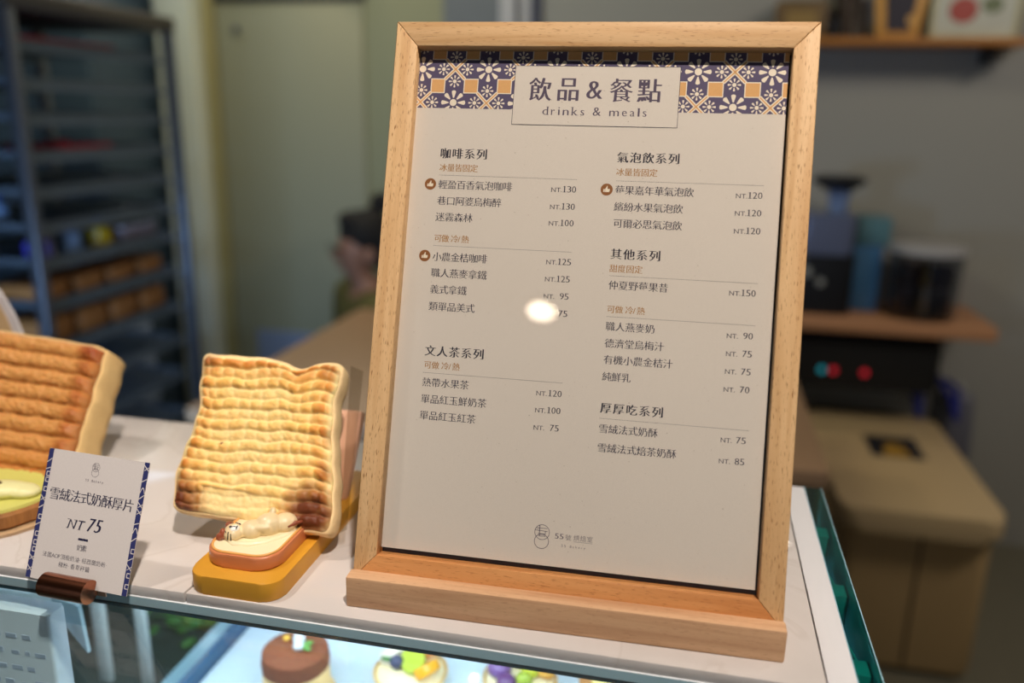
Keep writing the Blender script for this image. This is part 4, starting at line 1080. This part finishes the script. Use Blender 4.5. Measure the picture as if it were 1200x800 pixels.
# upper shelf
us = thing('wall_shelf', 'upper wooden wall shelf holding the framed pictures', 'shelf', (0.44, 2.92, 1.675))
box('board', -.36, .49, -.08, .08, 0, .022, mat('oak_dark', (172, 112, 50), 0.5, var=.15, scale=8, stretch=(1, 10, 10)), us, bev=.003)
for x in (-.25, .4): box('bracket', x, x + .015, -.02, .08, -.05, -.001, DARK, us)
UZ = 1.6972
t = thing('wooden_box', 'dim brown wooden box at the left of the upper shelf', 'box', (0.285, 2.93, UZ))
box('box_body', -.075, .075, -.05, .05, 0, .11, mat('dim_brown', (112, 88, 56), 0.6), t, bev=.004); box('box_label', -.045, .045, -.0512, -.0502, .03, .08, mat('label_tan', (150, 122, 70), 0.6), t)
t = thing('glass_cup', 'small clear cup between the brown box and the trophy frame', 'cup', (0.385, 2.90, UZ))
lathe('cup_body', [(0, 0), (.022, 0), (.028, .06), (.025, .06), (.020, .004), (0, .004)], glass('cup_glass', (220, 225, 235)), t, 20)
t = thing('dark_tin', 'dark tin behind the small clear cup', 'tin', (0.42, 2.965, UZ))
lathe('tin_body', [(0, 0), (.03, 0), (.03, .13), (0, .13)], mat('tin_dark', (60, 48, 40), 0.4, .3), t, 20); lathe('tin_lid', [(0, .1302), (.032, .1302), (.032, .15), (0, .15)], mat('tin_dark', (60, 48, 40), 0.4, .3), t, 20)
t = thing('wooden_plaque', 'flared light wood plaque with dark print on the upper shelf', 'plaque', (0.575, 2.92, UZ))
LW = mat('light_wood', (212, 158, 80), 0.5, var=.1, scale=20)
def tr_(x0, x1, z0, z1, k): return [(x0, z0), (x1, z0), (x1 + k, z1), (x0 - k, z1)]
prism('plaque_body', tr_(-.058, .058, 0, .16, .022), 0, .018, LW, t, 'xz', bev=.002)
prism('plaque_print', tr_(-.034, .034, .022, .14, .014), -.0012, -.0002, mat('print_dark', (50, 46, 58), 0.6, var=.4, scale=90), t, 'xz')
prism('plaque_badge', [(.034 + .012 * cos(a * pi / 5), .055 + .016 * sin(a * pi / 5)) for a in range(10)], -.0025, -.0013, mat('badge_gold', (206, 160, 90), 0.4), t, 'xz')
t = thing('picture_frame', 'white framed picture with a red blossom on the upper shelf', 'picture', (0.792, 2.93, UZ))
FRM = mat('frame_pale', (196, 190, 150), 0.4)
for nm, a in (('frame_rail', (-.125, .125, 0, .012)), ('frame_rail', (-.125, .125, .168, .18)), ('frame_rail', (-.125, -.113, .0122, .1678)), ('frame_rail', (.113, .125, .0122, .1678))):
    box(nm, a[0], a[1], 0, .016, a[2], a[3], FRM, t, bev=.001)
box('picture_sheet', -.1128, .1128, .004, .006, .0123, .1677, mat('picture_white', (196, 198, 186), 0.5, var=.12, scale=25), t)
ell('red_blossom', (-.035, .0035, .085), (.042, .0012, .038), mat('blossom_red', (176, 84, 78), 0.6, var=.3, scale=60), t)
ell('green_leaf', (.045, .0035, .100), (.030, .0012, .024), mat('leaf_dull', (120, 130, 100), 0.6), t)
bottle_l = light('POINT', (0.66, 2.55, 1.90), (0.66, 2.9, 1.7), .25, (1, .9, .75), shadow_soft_size=.02)

# ================================================================== PERSON (seated behind the table, seen from the side)
SKIN = mat('skin', (150, 108, 88), 0.5, var=.04)
OLIVE = mat('olive_cloth', (84, 78, 34), 0.8, var=.15, scale=20)
HAIR = mat('dark_hair', (22, 19, 19), 0.85, var=.2, scale=80)
PANT = mat('dark_trousers', (44, 44, 52), 0.8)
pr = thing('person', 'person with dark tied hair in an olive top seated beyond the table, facing left', 'person', (-1.05, 2.70, 0), 0)
fd = Vector((-.80, -.60, 0)); sd = Vector((.60, -.80, 0)); up = Vector((0, 0, 1))
def B(f, s, z): return fd * f + sd * s + up * z
PZ = .50   # seat height
sk = []   # (name, point, radius, parent)
def node(n, p, r, par): sk.append((n, p, r, par))
node('pelvis', B(0, 0, PZ), .125, None); node('waist', B(.01, 0, PZ + .12), .105, 'pelvis'); node('chest', B(.03, 0, PZ + .24), .118, 'waist')
node('collar', B(.035, 0, PZ + .360), .082, 'chest'); node('neck', B(.05, 0, PZ + .375), .046, 'collar'); node('jaw', B(.085, 0, PZ + .430), .050, 'neck')
node('face', B(.080, 0, PZ + .480), .076, 'jaw'); node('skull', B(.060, 0, PZ + .535), .080, 'face'); node('crown', B(.055, 0, PZ + .580), .060, 'skull')
for s, t_ in ((1, 'l'), (-1, 'r')):
    node('sh' + t_, B(.045, .215 * s, PZ + .325), .060, 'chest'); node('el' + t_, B(.06, .255 * s, PZ + .06), .042, 'sh' + t_)
    node('wr' + t_, B(.27, .13 * s, PZ + .10), .025, 'el' + t_); node('pa' + t_, B(.33, .11 * s, PZ + .095), .026, 'wr' + t_)
    for k in range(4):
        a = (k - 1.5) * .017; L = (.034, .040, .037, .028)[k]
        node('f%d%s' % (k, t_), B(.350, .105 * s + a, PZ + .093), .0095, 'pa' + t_); node('g%d%s' % (k, t_), B(.350 + L, .10 * s + a * 1.1, PZ + .083), .0085, 'f%d%s' % (k, t_)); node('h%d%s' % (k, t_), B(.355 + L * 1.5, .10 * s + a * 1.1, PZ + .066), .0075, 'g%d%s' % (k, t_))
    node('th' + t_, B(.325, .11 * s - .030 * s, PZ + .09), .010, 'pa' + t_); node('ti' + t_, B(.352, .11 * s - .048 * s, PZ + .082), .0085, 'th' + t_)
    node('hip' + t_, B(.03, .09 * s, PZ - .01), .095, 'pelvis'); node('kn' + t_, B(.42, .11 * s, PZ - .015), .062, 'hip' + t_)
    node('an' + t_, B(.40, .11 * s, .085), .040, 'kn' + t_); node('he' + t_, B(.42, .11 * s, .045), .042, 'an' + t_); node('to' + t_, B(.53, .12 * s, .035), .034, 'he' + t_)
idx = {n[0]: i_ for i_, n in enumerate(sk)}
def skin(name, names, m_, parent, grow=0.0, sub=2):
    me = bpy.data.meshes.new(name); sel = [n for n in sk if n[0] in names]; ix = {n[0]: i_ for i_, n in enumerate(sel)}
    me.from_pydata([tuple(n[1]) for n in sel], [(ix[n[0]], ix[n[3]]) for n in sel if n[3] in ix], [])
    o = link(name, me, m_, parent)
    o.modifiers.new('skin', 'SKIN').use_smooth_shade = True
    for i_, n in enumerate(sel):
        sv = me.skin_vertices[0].data[i_]; sv.radius = (n[2] + grow, n[2] + grow); sv.use_root = (i_ == 0)
    s_ = o.modifiers.new('sub', 'SUBSURF'); s_.levels = sub; s_.render_levels = sub
    return o
skin('body', [n[0] for n in sk], SKIN, pr)
skin('olive_shirt', ['pelvis', 'waist', 'chest', 'collar', 'shl', 'shr', 'ell', 'elr'], OLIVE, pr, .020)
skin('trousers', ['pelvis', 'hipl', 'knl', 'anl', 'hipr', 'knr', 'anr'], PANT, pr, .010)
hc = B(.045, 0, PZ + .550)
blob('hair', [(hc, (.094, .090, .085)), (B(-.01, 0, PZ + .50), (.070, .078, .080)), (B(.095, 0, PZ + .600), (.045, .060, .030)), (B(-.01, 0, PZ + .655), (.038, .038, .034)), (B(.00, .065, PZ + .50), (.035, .022, .060)), (B(.00, -.065, PZ + .50), (.035, .022, .060))], HAIR, pr, .008, 3)
ell('nose', B(.150, 0, PZ + .478), (.016, .012, .018), SKIN, pr); ell('mouth', B(.140, 0, PZ + .440), (.008, .018, .006), mat('lip', (140, 80, 74), 0.5), pr)
for s in (1, -1):
    ell('eye', B(.146, .026 * s, PZ + .500), (.009, .010, .006), mat('eye_dark', (30, 24, 24), 0.2), pr); ell('ear', B(.055, .078 * s, PZ + .485), (.018, .010, .028), SKIN, pr)
    bm = bmesh.new(); a_tube(bm, [B(.162 + .004 * cos(a * pi / 6), (.030 + .020 * cos(a * pi / 6)) * s, PZ + .500 + .017 * sin(a * pi / 6)) for a in range(13)], .0018, 6, False); fin('glasses_rim', bm, BLACK, pr)
st = thing('stool', 'low stool the person sits on beyond the table', 'stool', (-1.05, 2.70, 0))
lathe('stool_seat', [(0, .315), (.15, .315), (.16, .33), (.15, .345), (0, .345)], OAK, st, 28)
for a in range(4): tube('leg', [(.10 * cos(a * pi / 2 + .8), .10 * sin(a * pi / 2 + .8), .315), (.14 * cos(a * pi / 2 + .8), .14 * sin(a * pi / 2 + .8), 0)], .013, DARK, st)

# ================================================================== LAMPS (seen only as reflections)
def spot_lamp(x, y, z, aim, r=.028, e=60, label='small round spot lamp hanging from the ceiling', group='ceiling spot lamps'):
    t = thing('spot_lamp', label, 'lamp', (x, y, z), 0, group)
    d = (Vector(aim) - Vector((x, y, z))).normalized(); Q = d.to_track_quat('-Z', 'Y').to_matrix().to_4x4()
    bm = bmesh.new(); a_lathe(bm, [(r * 1.05, -.002), (r * 1.25, 0), (r * 1.25, .10), (r * .6, .12), (0, .12)], 20); xf(bm, bm.verts[:], Q); fin('lamp_housing', bm, BLACK, t, angle=40)
    bm = bmesh.new(); a_lathe(bm, [(0, .003), (r, .003), (r, .006), (0, .006)], 20); xf(bm, bm.verts[:], Q); fin('lamp_lens', bm, mat('lens_%d' % e, (255, 236, 206), 0.4, emit=e), t)
    if z < 2.69: tube('stem', [(0, 0, .06), (0, 0, 2.70 - z)], .006, BLACK, t)
spot_lamp(-0.484, -2.617, 2.58, (-0.44, -2.29, 1.36), .056, 60, 'larger spot lamp near the shop front ceiling')
spot_lamp(-2.12, 2.90, 2.44, (-.37, .5, 1.2), .055, 220, 'larger spot lamp high in the back left corner', 'corner lamps')
spot_lamp(-1.33, 2.93, 2.31, (-.25, .57, 1.2), .055, 220, 'larger spot lamp high on the back wall over the door', 'corner lamps')
spot_lamp(0.22, -0.12, 2.61, (-0.12, .42, 1.25), .030, 8, 'small spot lamp hanging above the right end of the counter')
spot_lamp(-0.75, 0.30, 2.61, (-.40, .45, 1.22), .030, 8, 'small spot lamp hanging above the left end of the counter')
